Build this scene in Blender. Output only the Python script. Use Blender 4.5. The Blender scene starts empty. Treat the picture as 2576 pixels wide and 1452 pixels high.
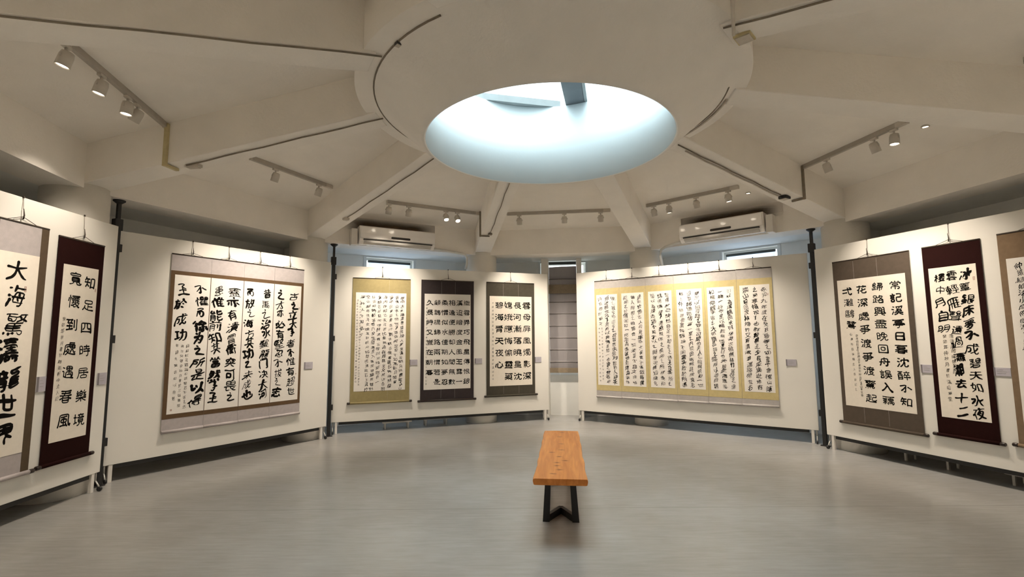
import bpy, bmesh, math, random
from mathutils import Vector, Matrix
random.seed(7)
SC = bpy.context.scene
COL = SC.collection
PI = math.pi
R = math.radians
S, CO = math.sin, math.cos

# ---------------------------------------------------------------- camera, world, exposure
cam_d = bpy.data.cameras.new('camera')
cam = bpy.data.objects.new('camera', cam_d)
COL.objects.link(cam)
cam_d.sensor_width = 36.0
cam_d.lens = 36.0 * 1232.8 / 2576
cam_d.clip_start = 0.05
_p, _r = R(5.845), R(-0.369)
_F = Vector((0, CO(_p), S(_p)))
_U0 = Vector((0, -S(_p), CO(_p)))
_R0 = Vector((1, 0, 0))
_Rt = CO(_r) * _R0 + S(_r) * _U0
_Up = -S(_r) * _R0 + CO(_r) * _U0
cam.matrix_world = Matrix(((_Rt.x, _Up.x, -_F.x, 0), (_Rt.y, _Up.y, -_F.y, 0), (_Rt.z, _Up.z, -_F.z, 1.42), (0, 0, 0, 1)))
SC.camera = cam

SKY = 6.4
W = bpy.data.worlds.new('overcast_sky')
SC.world = W
W.use_nodes = True
_bg = W.node_tree.nodes['Background']
_nt = W.node_tree
_tc = _nt.nodes.new('ShaderNodeTexCoord')
_sx = _nt.nodes.new('ShaderNodeSeparateXYZ')
_nt.links.new(_tc.outputs['Generated'], _sx.inputs[0])
_cr = _nt.nodes.new('ShaderNodeValToRGB')          # ground and far buildings, haze, then bright overcast
_cr.color_ramp.elements[0].position = 0.0
_cr.color_ramp.elements[0].color = (0.40, 0.40, 0.39, 1)
for _pp, _cc in ((0.06, (0.30, 0.31, 0.315, 1)), (0.52, (0.28, 0.295, 0.305, 1)), (0.72, (0.62, 0.67, 0.70, 1)), (0.88, (1.05, 1.13, 1.17, 1))):
    _cr.color_ramp.elements.new(_pp).color = _cc
_cr.color_ramp.elements[-1].position = 1.0
_cr.color_ramp.elements[-1].color = (1.30, 1.40, 1.45, 1)
_nt.links.new(_sx.outputs['Z'], _cr.inputs['Fac'])
_nt.links.new(_cr.outputs['Color'], _bg.inputs[0])
_bg.inputs[1].default_value = SKY

SC.view_settings.view_transform = 'Standard'
SC.view_settings.look = 'None'
SC.view_settings.exposure = 0.54
SC.view_settings.gamma = 1.0
SC.view_settings.use_curve_mapping = False
SC.cycles.max_bounces = 10
SC.cycles.diffuse_bounces = 7
SC.cycles.sample_clamp_indirect = 6.0
SPOT_W = 79.0
BACK_K = 1.0
LAMP_RGB = (1.0, 0.87, 0.72)

# ---------------------------------------------------------------- room measures
CX, CY = 0.3275, 4.1319            # middle of the ten-sided room
PH = 172.83                        # azimuth of column 0
RC = 4.66                          # radius of the column ring
ZR = 3.4366                        # underside of the ring beam
SL = 0.1742                        # fall of the beams per metre
DEP = 0.40                         # depth of beams below the ceiling
ZB = 2.88                          # underside of the edge beam
QI, QW = 4.25, 5.20                # inner face of edge beam, outer wall
C18 = CO(R(18))
def caz(k): return R(PH - 36 * k)
def baz(k): return R(PH - 36 * (k + 0.5))
def polar(a, r, z): return Vector((CX + r * CO(a), CY + r * S(a), z))
def bayp(k, q, u, z):
    a = baz(k)
    return Vector((CX + q * CO(a) + u * S(a), CY + q * S(a) - u * CO(a), z))
def bayrot(k): return baz(k) - PI / 2
def zbeam(r): return ZR - SL * (r - 1.484)
def zceil(r): return ZR + DEP - SL * (r - 1.484)
def zceilq(q): return zceil(q / C18)
portals = [('skylight_portal', (CX, CY, 4.25), (0, 0, 0), 2.3, 2.3)]
for k in (1, 2, 3):
    portals.append(('window_portal', bayp(k, QW + 0.30, 0, 1.82), (PI / 2, 0, bayrot(k) + 0), 0.85, 2.1))
for nm, loc, rot, sx, sy in portals:
    L = bpy.data.lights.new(nm, 'AREA')
    L.shape = 'RECTANGLE'; L.size = sx; L.size_y = sy
    L.cycles.is_portal = True
    o = bpy.data.objects.new(nm, L); COL.objects.link(o)
    o.location = loc; o.rotation_euler = rot
    if nm == 'window_portal':
        o.rotation_euler = (-PI / 2, 0, rot[2])

# ---------------------------------------------------------------- materials
def lin(c):
    c = c / 255.0
    return c / 12.92 if c <= 0.04045 else ((c + 0.055) / 1.055) ** 2.4
def srgb(r, g, b, k=1.0): return (lin(r) * k, lin(g) * k, lin(b) * k)
def nd(nt, t, **kw):
    n = nt.nodes.new(t)
    for a, v in kw.items(): setattr(n, a, v)
    return n
def mat(name, rgb, rough=0.6, scale=8.0, amt=0.06, bump=0.0, bscale=60.0, metal=0.0, spec=0.5, coat=0.0, emit=None, estr=0.0):
    m = bpy.data.materials.new(name); m.use_nodes = True
    nt = m.node_tree; b = nt.nodes['Principled BSDF']
    b.inputs['Roughness'].default_value = rough
    b.inputs['Metallic'].default_value = metal
    b.inputs['Specular IOR Level'].default_value = spec
    b.inputs['Coat Weight'].default_value = coat
    tc = nd(nt, 'ShaderNodeTexCoord')
    if amt > 0:
        nz = nd(nt, 'ShaderNodeTexNoise'); nz.inputs['Scale'].default_value = scale; nz.inputs['Detail'].default_value = 5
        nt.links.new(tc.outputs['Object'], nz.inputs['Vector'])
        rp = nd(nt, 'ShaderNodeValToRGB')
        rp.color_ramp.elements[0].position = 0.3; rp.color_ramp.elements[1].position = 0.7
        rp.color_ramp.elements[0].color = (*[c * (1 - amt) for c in rgb], 1)
        rp.color_ramp.elements[1].color = (*[min(1, c * (1 + amt)) for c in rgb], 1)
        nt.links.new(nz.outputs['Fac'], rp.inputs['Fac'])
        nt.links.new(rp.outputs['Color'], b.inputs['Base Color'])
    else:
        b.inputs['Base Color'].default_value = (*rgb, 1)
    if bump > 0:
        n2 = nd(nt, 'ShaderNodeTexNoise'); n2.inputs['Scale'].default_value = bscale; n2.inputs['Detail'].default_value = 3
        nt.links.new(tc.outputs['Object'], n2.inputs['Vector'])
        bp = nd(nt, 'ShaderNodeBump'); bp.inputs['Strength'].default_value = bump; bp.inputs['Distance'].default_value = 0.01
        nt.links.new(n2.outputs['Fac'], bp.inputs['Height']); nt.links.new(bp.outputs['Normal'], b.inputs['Normal'])
    if emit:
        b.inputs['Emission Color'].default_value = (*emit, 1); b.inputs['Emission Strength'].default_value = estr
    return m

M = {}
M['ceiling'] = mat('ceiling_plaster', (0.87, 0.83, 0.77), 0.9, 3.0, 0.03, 0.25, 45, spec=0.2)
M['shaft'] = mat('shaft_paint', (0.66, 0.735, 0.76), 0.8, 2.0, 0.02, 0.05, 40, spec=0.2)
M['column'] = mat('column_paint', (0.83, 0.80, 0.74), 0.7, 3.0, 0.04, 0.12, 60, spec=0.3)
M['wall'] = mat('wall_paint', (0.80, 0.80, 0.775), 0.85, 2.5, 0.05, 0.12, 60, spec=0.2)
M['panel'] = mat('panel_laminate', (0.80, 0.775, 0.72), 0.55, 2.0, 0.02, 0.04, 90, spec=0.3)
M['trim'] = mat('painted_trim', (0.74, 0.71, 0.66), 0.6, 5, 0.03)
M['black'] = mat('black_steel', (0.012, 0.012, 0.012), 0.45, 10, 0.1)
M['grey_metal'] = mat('grey_metal', (0.50, 0.49, 0.46), 0.4, 14, 0.08, metal=0.4)
M['rail'] = mat('track_aluminium', (0.40, 0.365, 0.315), 0.5, 14, 0.06)
M['lamp'] = mat('lamp_housing', (0.55, 0.51, 0.45), 0.4, 14, 0.05)
M['lens'] = mat('lamp_lens', (0.9, 0.85, 0.75), 0.3, 5, 0.0, emit=(1.0, 0.86, 0.68), estr=9.0)
M['cable'] = mat('conduit_paint', (0.20, 0.165, 0.12), 0.7, 20, 0.15)
M['conduit'] = mat('painted_conduit', (0.52, 0.47, 0.40), 0.6, 20, 0.08)
M['trunking'] = mat('yellowed_trunking', (0.52, 0.44, 0.24), 0.6, 20, 0.08)
M['ac_white'] = mat('ac_plastic', (0.88, 0.85, 0.82), 0.16, 6, 0.02, spec=0.5, coat=0.3)
M['ac_dark'] = mat('ac_dark_plastic', (0.02, 0.016, 0.013), 0.3, 10, 0.1)
M['ac_grey'] = mat('ac_slot_grey', (0.50, 0.48, 0.45), 0.5, 10, 0.1)
M['pipe'] = mat('white_pipe', (0.72, 0.71, 0.67), 0.4, 10, 0.04)
M['white_box'] = mat('box_enamel', (0.62, 0.60, 0.56), 0.4, 10, 0.04)
M['paper'] = mat('rice_paper', (0.83, 0.79, 0.735), 0.9, 30, 0.02, 0.05, 200, spec=0.1)
M['paper_warm'] = mat('aged_rice_paper', (0.83, 0.765, 0.67), 0.9, 30, 0.025, 0.05, 200, spec=0.1)
M['ink'] = mat('sumi_ink', (0.006, 0.005, 0.004), 0.8, 20, 0.2, spec=0.08)
M['ink_pale'] = mat('pale_ink', (0.045, 0.038, 0.030), 0.7, 60, 0.5, spec=0.2)
M['seal'] = mat('seal_red', (0.36, 0.20, 0.16), 0.8, 60, 0.2)
M['cord'] = mat('cord_brown', (0.045, 0.032, 0.022), 0.8, 40, 0.1)
M['wire'] = mat('steel_wire', (0.38, 0.35, 0.31), 0.4, 40, 0.1, metal=0.3)
M['knob'] = mat('roller_end_dark', (0.020, 0.011, 0.008), 0.35, 20, 0.1)
M['card'] = mat('caption_card', (0.47, 0.445, 0.495), 0.5, 20, 0.03)
M['card_edge'] = mat('caption_edge', (0.20, 0.18, 0.19), 0.5, 20, 0.03)
M['blindline'] = mat('blind_batten', (0.16, 0.14, 0.13), 0.7, 20, 0.05)
M['blindbrown'] = mat('blind_brown_band', (0.26, 0.205, 0.14), 0.9, 30, 0.12, 0.2, 150)
M['frame'] = mat('window_frame', (0.72, 0.74, 0.74), 0.4, 10, 0.03)
M['frame_dark'] = mat('window_gasket', (0.05, 0.06, 0.06), 0.5, 10, 0.05)
M['skybar'] = mat('skylight_bar', (0.115, 0.13, 0.145), 0.5, 10, 0.06)
M['skyrail'] = mat('skylight_rail', (0.30, 0.34, 0.35), 0.6, 10, 0.06)

def silk(name, rgb, sheen=0.0):
    m = mat(name, rgb, 0.85, 24, 0.06, 0.12, 260, spec=0.08)
    nt = m.node_tree; b = nt.nodes['Principled BSDF']
    tc = [n for n in nt.nodes if n.type == 'TEX_COORD'][0]
    wv = nd(nt, 'ShaderNodeTexWave'); wv.bands_direction = 'Z'
    wv.inputs['Scale'].default_value = 90; wv.inputs['Distortion'].default_value = 1.5; wv.inputs['Detail'].default_value = 2
    nt.links.new(tc.outputs['Object'], wv.inputs['Vector'])
    rp = [n for n in nt.nodes if n.type == 'VALTORGB'][0]
    mx = nd(nt, 'ShaderNodeMix'); mx.data_type = 'RGBA'; mx.blend_type = 'MULTIPLY'
    mx.inputs[0].default_value = 0.18
    nt.links.new(rp.outputs['Color'], mx.inputs[6]); nt.links.new(wv.outputs['Color'], mx.inputs[7])
    nt.links.new(mx.outputs[2], b.inputs['Base Color'])
    return m
ILL = (0.82, 0.72, 0.58)
def alb(r, g, b): return tuple(min(0.85, lin(c) / i) for c, i in zip((r, g, b), ILL))
M['silk_pink'] = silk('grey_pink_silk', alb(170, 154, 139))
M['silk_brown'] = silk('brown_silk', alb(94, 70, 46))
M['silk_strip'] = silk('dark_brown_strip', alb(84, 67, 48))
M['silk_maroon'] = silk('maroon_silk', (0.020, 0.0052, 0.0045))
M['silk_olive'] = silk('olive_gold_silk', alb(146, 126, 82))
M['silk_navy'] = silk('plum_black_silk', (0.052, 0.042, 0.043))
M['silk_moss'] = silk('moss_grey_silk', (0.080, 0.072, 0.056))
M['silk_yellow'] = silk('pale_gold_silk', alb(188, 163, 108))
M['silk_stone'] = silk('stone_grey_silk', alb(170, 156, 139))
M['silk_taupe'] = silk('taupe_silk', alb(84, 70, 55))
M['silk_tan'] = silk('tan_silk', alb(122, 97, 70))

def glassmat():
    m = bpy.data.materials.new('clear_glass'); m.use_nodes = True
    nt = m.node_tree; nt.nodes.remove(nt.nodes['Principled BSDF'])
    out = [n for n in nt.nodes if n.type == 'OUTPUT_MATERIAL'][0]
    t = nd(nt, 'ShaderNodeBsdfTransparent'); t.inputs[0].default_value = (0.93, 0.97, 0.97, 1)
    g = nd(nt, 'ShaderNodeBsdfGlossy'); g.inputs['Roughness'].default_value = 0.05
    mx = nd(nt, 'ShaderNodeMixShader'); mx.inputs[0].default_value = 0.06
    nt.links.new(t.outputs[0], mx.inputs[1]); nt.links.new(g.outputs[0], mx.inputs[2]); nt.links.new(mx.outputs[0], out.inputs[0])
    return m
M['glass'] = glassmat()
def blindmat(name, rgb, trans, tr):
    m = bpy.data.materials.new(name); m.use_nodes = True
    nt = m.node_tree; nt.nodes.remove(nt.nodes['Principled BSDF'])
    out = [n for n in nt.nodes if n.type == 'OUTPUT_MATERIAL'][0]
    tc = nd(nt, 'ShaderNodeTexCoord')
    nz = nd(nt, 'ShaderNodeTexNoise'); nz.inputs['Scale'].default_value = 7; nz.inputs['Detail'].default_value = 4
    mp = nd(nt, 'ShaderNodeMapping'); mp.inputs['Scale'].default_value = (3, 1, 0.7)
    nt.links.new(tc.outputs['Object'], mp.inputs[0]); nt.links.new(mp.outputs[0], nz.inputs['Vector'])
    rp = nd(nt, 'ShaderNodeValToRGB'); rp.color_ramp.elements[0].color = (*[c * 0.86 for c in rgb], 1); rp.color_ramp.elements[1].color = (*rgb, 1)
    nt.links.new(nz.outputs['Fac'], rp.inputs[0])
    d = nd(nt, 'ShaderNodeBsdfDiffuse'); nt.links.new(rp.outputs[0], d.inputs[0])
    t = nd(nt, 'ShaderNodeBsdfTranslucent'); t.inputs[0].default_value = (*trans, 1)
    mx = nd(nt, 'ShaderNodeMixShader'); mx.inputs[0].default_value = tr
    nt.links.new(d.outputs[0], mx.inputs[1]); nt.links.new(t.outputs[0], mx.inputs[2]); nt.links.new(mx.outputs[0], out.inputs[0])
    return m
M['roller'] = blindmat('roller_blind_fabric', (0.60, 0.62, 0.68), (0.84, 0.89, 1.0), 0.80)
M['roman'] = blindmat('roman_blind_fabric', (0.41, 0.385, 0.39), (0.30, 0.29, 0.31), 0.12)

def floormat():
    m = bpy.data.materials.new('grey_vinyl_floor'); m.use_nodes = True
    nt = m.node_tree; b = nt.nodes['Principled BSDF']
    tc = nd(nt, 'ShaderNodeTexCoord')
    mp = nd(nt, 'ShaderNodeMapping'); mp.inputs['Scale'].default_value = (1.0, 9.0, 1.0)
    nt.links.new(tc.outputs['Object'], mp.inputs[0])
    n1 = nd(nt, 'ShaderNodeTexNoise'); n1.inputs['Scale'].default_value = 3.5; n1.inputs['Detail'].default_value = 8; n1.inputs['Roughness'].default_value = 0.7
    nt.links.new(mp.outputs[0], n1.inputs['Vector'])
    n2 = nd(nt, 'ShaderNodeTexNoise'); n2.inputs['Scale'].default_value = 0.75; n2.inputs['Detail'].default_value = 7
    nt.links.new(tc.outputs['Object'], n2.inputs['Vector'])
    rp = nd(nt, 'ShaderNodeValToRGB')
    rp.color_ramp.elements[0].position = 0.28; rp.color_ramp.elements[0].color = (0.315, 0.310, 0.302, 1)
    rp.color_ramp.elements[1].position = 0.72; rp.color_ramp.elements[1].color = (0.385, 0.384, 0.380, 1)
    nt.links.new(n1.outputs['Fac'], rp.inputs[0])
    mx = nd(nt, 'ShaderNodeMix'); mx.data_type = 'RGBA'; mx.blend_type = 'MULTIPLY'; mx.inputs[0].default_value = 0.75
    r2 = nd(nt, 'ShaderNodeValToRGB'); r2.color_ramp.elements[0].position = 0.35; r2.color_ramp.elements[0].color = (0.72, 0.675, 0.62, 1)
    r2.color_ramp.elements[1].position = 0.65; r2.color_ramp.elements[1].color = (1, 1, 1, 1)
    nt.links.new(n2.outputs['Fac'], r2.inputs[0])
    nt.links.new(rp.outputs[0], mx.inputs[6]); nt.links.new(r2.outputs[0], mx.inputs[7])
    # sheet seams every 1.83 m
    sx = nd(nt, 'ShaderNodeSeparateXYZ'); nt.links.new(tc.outputs['Object'], sx.inputs[0])
    ma = nd(nt, 'ShaderNodeMath', operation='ADD'); ma.inputs[1].default_value = -0.62 + 18.3
    nt.links.new(sx.outputs['Y'], ma.inputs[0])
    mm = nd(nt, 'ShaderNodeMath', operation='MODULO'); mm.inputs[1].default_value = 1.83; nt.links.new(ma.outputs[0], mm.inputs[0])
    ml = nd(nt, 'ShaderNodeMath', operation='LESS_THAN'); ml.inputs[1].default_value = 0.007; nt.links.new(mm.outputs[0], ml.inputs[0])
    mf = nd(nt, 'ShaderNodeMath', operation='MULTIPLY'); mf.inputs[1].default_value = 0.5; nt.links.new(ml.outputs[0], mf.inputs[0])
    m2 = nd(nt, 'ShaderNodeMix'); m2.data_type = 'RGBA'
    nt.links.new(mf.outputs[0], m2.inputs[0]); nt.links.new(mx.outputs[2], m2.inputs[6]); m2.inputs[7].default_value = (0.12, 0.11, 0.10, 1)
    nt.links.new(m2.outputs[2], b.inputs['Base Color'])
    rr = nd(nt, 'ShaderNodeMapRange'); rr.inputs[3].default_value = 0.20; rr.inputs[4].default_value = 0.30
    nt.links.new(n1.outputs['Fac'], rr.inputs[0]); nt.links.new(rr.outputs[0], b.inputs['Roughness'])
    b.inputs['Specular IOR Level'].default_value = 0.55
    bp = nd(nt, 'ShaderNodeBump'); bp.inputs['Strength'].default_value = 0.06; bp.inputs['Distance'].default_value = 0.01
    nt.links.new(n1.outputs['Fac'], bp.inputs['Height']); nt.links.new(bp.outputs['Normal'], b.inputs['Normal'])
    return m
M['floor'] = floormat()

KNOTS = [(-0.072, 0.804), (0.041, 0.522), (-0.022, 0.454), (-0.024, 0.357), (-0.003, 0.243), (-0.051, 0.131), (-0.004, 1.478), (0.012, 0.901), (0.02, 1.70), (-0.007, 0.652), (0.01, 1.15)]
def woodmat():
    m = bpy.data.materials.new('honey_wood'); m.use_nodes = True
    nt = m.node_tree; b = nt.nodes['Principled BSDF']
    b.inputs['Roughness'].default_value = 0.42; b.inputs['Specular IOR Level'].default_value = 0.4
    tc = nd(nt, 'ShaderNodeTexCoord')
    mp = nd(nt, 'ShaderNodeMapping'); mp.inputs['Scale'].default_value = (16, 1.1, 10)
    nt.links.new(tc.outputs['Object'], mp.inputs[0])
    nz = nd(nt, 'ShaderNodeTexNoise'); nz.inputs['Scale'].default_value = 2.2; nz.inputs['Detail'].default_value = 6; nz.inputs['Distortion'].default_value = 0.6
    nt.links.new(mp.outputs[0], nz.inputs['Vector'])
    rp = nd(nt, 'ShaderNodeValToRGB')
    rp.color_ramp.elements[0].position = 0.3; rp.color_ramp.elements[0].color = (0.46, 0.150, 0.028, 1)
    rp.color_ramp.elements[1].position = 0.72; rp.color_ramp.elements[1].color = (0.64, 0.25, 0.058, 1)
    nt.links.new(nz.outputs['Fac'], rp.inputs[0])
    cur = None
    for i, (kx, ky) in enumerate(KNOTS):
        q = nd(nt, 'ShaderNodeMapping'); q.vector_type = 'POINT'
        q.inputs['Location'].default_value = (-kx, -ky * 1.35, 0); q.inputs['Scale'].default_value = (1, 1.35, 0)
        q.inputs['Rotation'].default_value = (0, 0, 0)
        nt.links.new(tc.outputs['Object'], q.inputs[0])
        ln = nd(nt, 'ShaderNodeVectorMath', operation='LENGTH'); nt.links.new(q.outputs[0], ln.inputs[0])
        if cur is None: cur = ln.outputs['Value']
        else:
            mn = nd(nt, 'ShaderNodeMath', operation='MINIMUM'); nt.links.new(cur, mn.inputs[0]); nt.links.new(ln.outputs['Value'], mn.inputs[1]); cur = mn.outputs[0]
    n3 = nd(nt, 'ShaderNodeTexNoise'); n3.inputs['Scale'].default_value = 38; nt.links.new(tc.outputs['Object'], n3.inputs['Vector'])
    ad = nd(nt, 'ShaderNodeMath', operation='MULTIPLY_ADD'); ad.inputs[1].default_value = 0.022
    nt.links.new(n3.outputs['Fac'], ad.inputs[0]); nt.links.new(cur, ad.inputs[2])
    kr = nd(nt, 'ShaderNodeValToRGB'); kr.color_ramp.elements[0].position = 0.017; kr.color_ramp.elements[0].color = (0.30, 0.22, 0.17, 1)
    kr.color_ramp.elements[1].position = 0.045; kr.color_ramp.elements[1].color = (1, 1, 1, 1)
    nt.links.new(ad.outputs[0], kr.inputs[0])
    mx = nd(nt, 'ShaderNodeMix'); mx.data_type = 'RGBA'; mx.blend_type = 'MULTIPLY'; mx.inputs[0].default_value = 0.85
    nt.links.new(rp.outputs[0], mx.inputs[6]); nt.links.new(kr.outputs[0], mx.inputs[7])
    nt.links.new(mx.outputs[2], b.inputs['Base Color'])
    return m
M['wood'] = woodmat()

# ---------------------------------------------------------------- mesh helpers
class MB:
    """collects shapes and links them as one mesh object"""
    def __init__(self): self.bm = bmesh.new()
    def box(self, x0, x1, y0, y1, z0, z1, mtx=None):
        vs = [self.bm.verts.new((x, y, z)) for z in (z0, z1) for y in (y0, y1) for x in (x0, x1)]
        for f in ((0, 2, 3, 1), (4, 5, 7, 6), (0, 1, 5, 4), (2, 6, 7, 3), (1, 3, 7, 5), (0, 4, 6, 2)):
            self.bm.faces.new([vs[i] for i in f])
        if mtx is not None:
            for v in vs: v.co = mtx @ v.co
        return vs
    def hexa(self, bottom, top):
        a = [self.bm.verts.new(p) for p in bottom]; b = [self.bm.verts.new(p) for p in top]
        n = len(a)
        self.bm.faces.new(a[::-1]); self.bm.faces.new(b)
        for i in range(n): self.bm.faces.new((a[i], a[(i + 1) % n], b[(i + 1) % n], b[i]))
    def tube(self, pts, r, seg=10, smooth=True):
        pts = [Vector(p) for p in pts]; rings = []
        for i, p in enumerate(pts):
            t = (pts[min(i + 1, len(pts) - 1)] - pts[max(i - 1, 0)]).normalized()
            ref = Vector((0, 0, 1)) if abs(t.z) < 0.95 else Vector((1, 0, 0))
            a = t.cross(ref).normalized(); b = t.cross(a)
            rr = r[i] if isinstance(r, (list, tuple)) else r
            rings.append([self.bm.verts.new(p + a * (rr * CO(2 * PI * j / seg)) + b * (rr * S(2 * PI * j / seg))) for j in range(seg)])
        for i in range(len(rings) - 1):
            for j in range(seg):
                f = self.bm.faces.new((rings[i][j], rings[i + 1][j], rings[i + 1][(j + 1) % seg], rings[i][(j + 1) % seg]))
                f.smooth = smooth
        self.bm.faces.new(rings[0]); self.bm.faces.new(rings[-1][::-1])
    def lathe(self, prof, seg=32, closed=False, centre=(0, 0, 0), axis=None, smooth=True):
        c = Vector(centre); rot = axis.to_track_quat('Z', 'Y').to_matrix() if axis else Matrix.Identity(3)
        rings = []
        for r, z in prof:
            rings.append([self.bm.verts.new(c + rot @ Vector((r * CO(2 * PI * j / seg), r * S(2 * PI * j / seg), z))) for j in range(seg)])
        n = len(rings)
        for i in range(n if closed else n - 1):
            A, B = rings[i], rings[(i + 1) % n]
            for j in range(seg):
                f = self.bm.faces.new((A[j], A[(j + 1) % seg], B[(j + 1) % seg], B[j])); f.smooth = smooth
        if not closed:
            if prof[0][0] > 1e-6: self.bm.faces.new(rings[0][::-1])
            if prof[-1][0] > 1e-6: self.bm.faces.new(rings[-1])
    def build(self, name, m, parent=None, bevel=0.0, kind=None, loc=None, rotz=0.0, autosmooth=False):
        bmesh.ops.remove_doubles(self.bm, verts=self.bm.verts, dist=1e-6)
        bmesh.ops.recalc_face_normals(self.bm, faces=self.bm.faces)
        me = bpy.data.meshes.new(name); self.bm.to_mesh(me); self.bm.free()
        me.materials.append(m)
        o = bpy.data.objects.new(name, me); COL.objects.link(o)
        if loc is not None: o.location = loc
        o.rotation_euler = (0, 0, rotz)
        if parent is not None: o.parent = parent
        if bevel:
            b = o.modifiers.new('bevel', 'BEVEL'); b.width = bevel; b.segments = 2; b.limit_method = 'ANGLE'; b.angle_limit = R(40)
        if kind: o['kind'] = kind
        return o
def tag(o, label, cat, group=None):
    o['label'] = label; o['category'] = cat
    if group: o['group'] = group
    return o
def thing(name, label, cat, loc=(0, 0, 0), rotz=0.0, group=None):
    o = bpy.data.objects.new(name, None); COL.objects.link(o)
    o.location = loc; o.rotation_euler = (0, 0, rotz); o.empty_display_size = 0.1
    return tag(o, label, cat, group)

# ---------------------------------------------------------------- the setting
b = MB()
b.hexa([polar(baz(k) + R(18), 5.75, -0.12) for k in range(10)][::-1], [polar(baz(k) + R(18), 5.75, 0) for k in range(10)][::-1])
b.build('floor', M['floor'], kind='structure')
# coffered ceiling: ten sloping bays
b = MB()
for k in range(10):
    a0, a1 = caz(k), caz(k + 1)
    ri, ro = 1.50, 4.85
    b.hexa([polar(a0, ri, zceil(ri)), polar(a1, ri, zceil(ri)), polar(a1, ro, zceil(ro)), polar(a0, ro, zceil(ro))],
           [polar(a0, ri, zceil(ri) + 0.14), polar(a1, ri, zceil(ri) + 0.14), polar(a1, ro, zceil(ro) + 0.14), polar(a0, ro, zceil(ro) + 0.14)])
b.build('ceiling', M['ceiling'], kind='structure')
for k in range(10):
    a = caz(k); e = Vector((CO(a), S(a), 0)); n = Vector((-S(a), CO(a), 0)); hw = 0.137
    b = MB(); lo = []; hi = []
    for r, s in ((1.53, -1), (1.53, 1), (4.66, 1), (4.66, -1)):
        p = Vector((CX, CY, 0)) + e * r + n * (hw * s)
        lo.append(p + Vector((0, 0, zbeam(r)))); hi.append(p + Vector((0, 0, zceil(r) + 0.05)))
    b.hexa(lo, hi)
    b.build('ceiling_beam', M['ceiling'], kind='structure', bevel=0.008)
b = MB()
b.lathe([(1.060, 3.098), (1.075, 3.090), (1.12, 3.123), (1.484, ZR), (1.622, ZR), (1.625, ZR + 0.004), (1.625, 3.90), (1.062, 3.90)], 128, closed=True, centre=(CX, CY, 0))
b.build('skylight_ring_beam', M['ceiling'], kind='structure')
b = MB()
b.lathe([(1.058, 3.099), (1.058, 3.966), (1.30, 3.966), (1.30, 3.90), (1.061, 3.90), (1.061, 3.099)], 128, closed=True, centre=(CX, CY, 0))
b.build('skylight_shaft_wall', M['shaft'], kind='structure')
# glazing over the shaft
b = MB()
b.lathe([(0.0, 4.045), (1.24, 4.045), (1.24, 4.055), (0.0, 4.055)], 64, closed=False, centre=(CX, CY, 0))
win = b.build('window_1', M['glass'], kind='structure')
d = Vector((-0.2135, -0.977, 0)).normalized(); nx = Vector((d.y, -d.x, 0)); base = Vector((0.713, 5.18, 0))
b = MB()
b.hexa([base + d * t + nx * s + Vector((0, 0, 3.97)) for t, s in ((-0.10, -0.10), (-0.10, 0.10), (2.25, 0.10), (2.25, -0.10))],
       [base + d * t + nx * s + Vector((0, 0, 4.044)) for t, s in ((-0.10, -0.10), (-0.10, 0.10), (2.25, 0.10), (2.25, -0.10))])
b.build('glazing_bar', M['skybar'], win)
b = MB()
b.hexa([base + d * t + nx * s + Vector((0, 0, 3.975)) for t, s in ((-0.10, -0.135), (-0.10, -0.104), (2.25, -0.104), (2.25, -0.135))],
       [base + d * t + nx * s + Vector((0, 0, 4.04)) for t, s in ((-0.10, -0.135), (-0.10, -0.104), (2.25, -0.104), (2.25, -0.135))])
b.build('bar_flange', M['skyrail'], win)
b = MB()
p0, p1 = Vector((-0.62, 4.925, 0)), Vector((0.55, 5.20, 0)); nn = Vector((-(p1 - p0).y, (p1 - p0).x, 0)).normalized()
b.hexa([p + nn * s + Vector((0, 0, 3.967)) for p, s in ((p0, 0), (p1, 0), (p1, 0.22), (p0, 0.22))], [p + nn * s + Vector((0, 0, 4.04)) for p, s in ((p0, 0), (p1, 0), (p1, 0.22), (p0, 0.22))])
b.build('curb_rail', M['skyrail'], win)
# edge beam, soffit behind it, columns, outer walls
EDGE = {}
for k in range(10):
    b = MB(); a0, a1 = caz(k), caz(k + 1); i, o_ = QI / C18, 4.62 / C18
    b.hexa([polar(a0, i, ZB), polar(a1, i, ZB), polar(a1, o_, ZB), polar(a0, o_, ZB)], [polar(a0, i, 3.40), polar(a1, i, 3.40), polar(a1, o_, 3.40), polar(a0, o_, 3.40)])
    EDGE[k] = b.build('edge_beam', M['ceiling'], kind='structure')
b = MB()
for k in range(10):
    a0, a1 = caz(k), caz(k + 1); i, o_ = 4.60 / C18, 5.45 / C18
    b.hexa([polar(a0, i, ZB + 0.004), polar(a1, i, ZB + 0.004), polar(a1, o_, ZB + 0.004), polar(a0, o_, ZB + 0.004)], [polar(a0, i, ZB + 0.15), polar(a1, i, ZB + 0.15), polar(a1, o_, ZB + 0.15), polar(a0, o_, ZB + 0.15)])
b.build('corridor_ceiling', M['wall'], kind='structure')
for k in range(10):
    b = MB(); p = polar(caz(k), RC, 0)
    b.lathe([(0.27, 0.0), (0.27, 2.93)], 48, centre=p)
    b.build('column', M['column'], kind='structure')
WN = {-1: 'left', 0: 'left_rear', 1: 'rear_left', 2: 'rear', 3: 'rear_right', 4: 'right', 5: 'right_front', 6: 'front_right', 7: 'front', 8: 'front_left'}
HWN = QW * math.tan(R(18))
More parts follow.
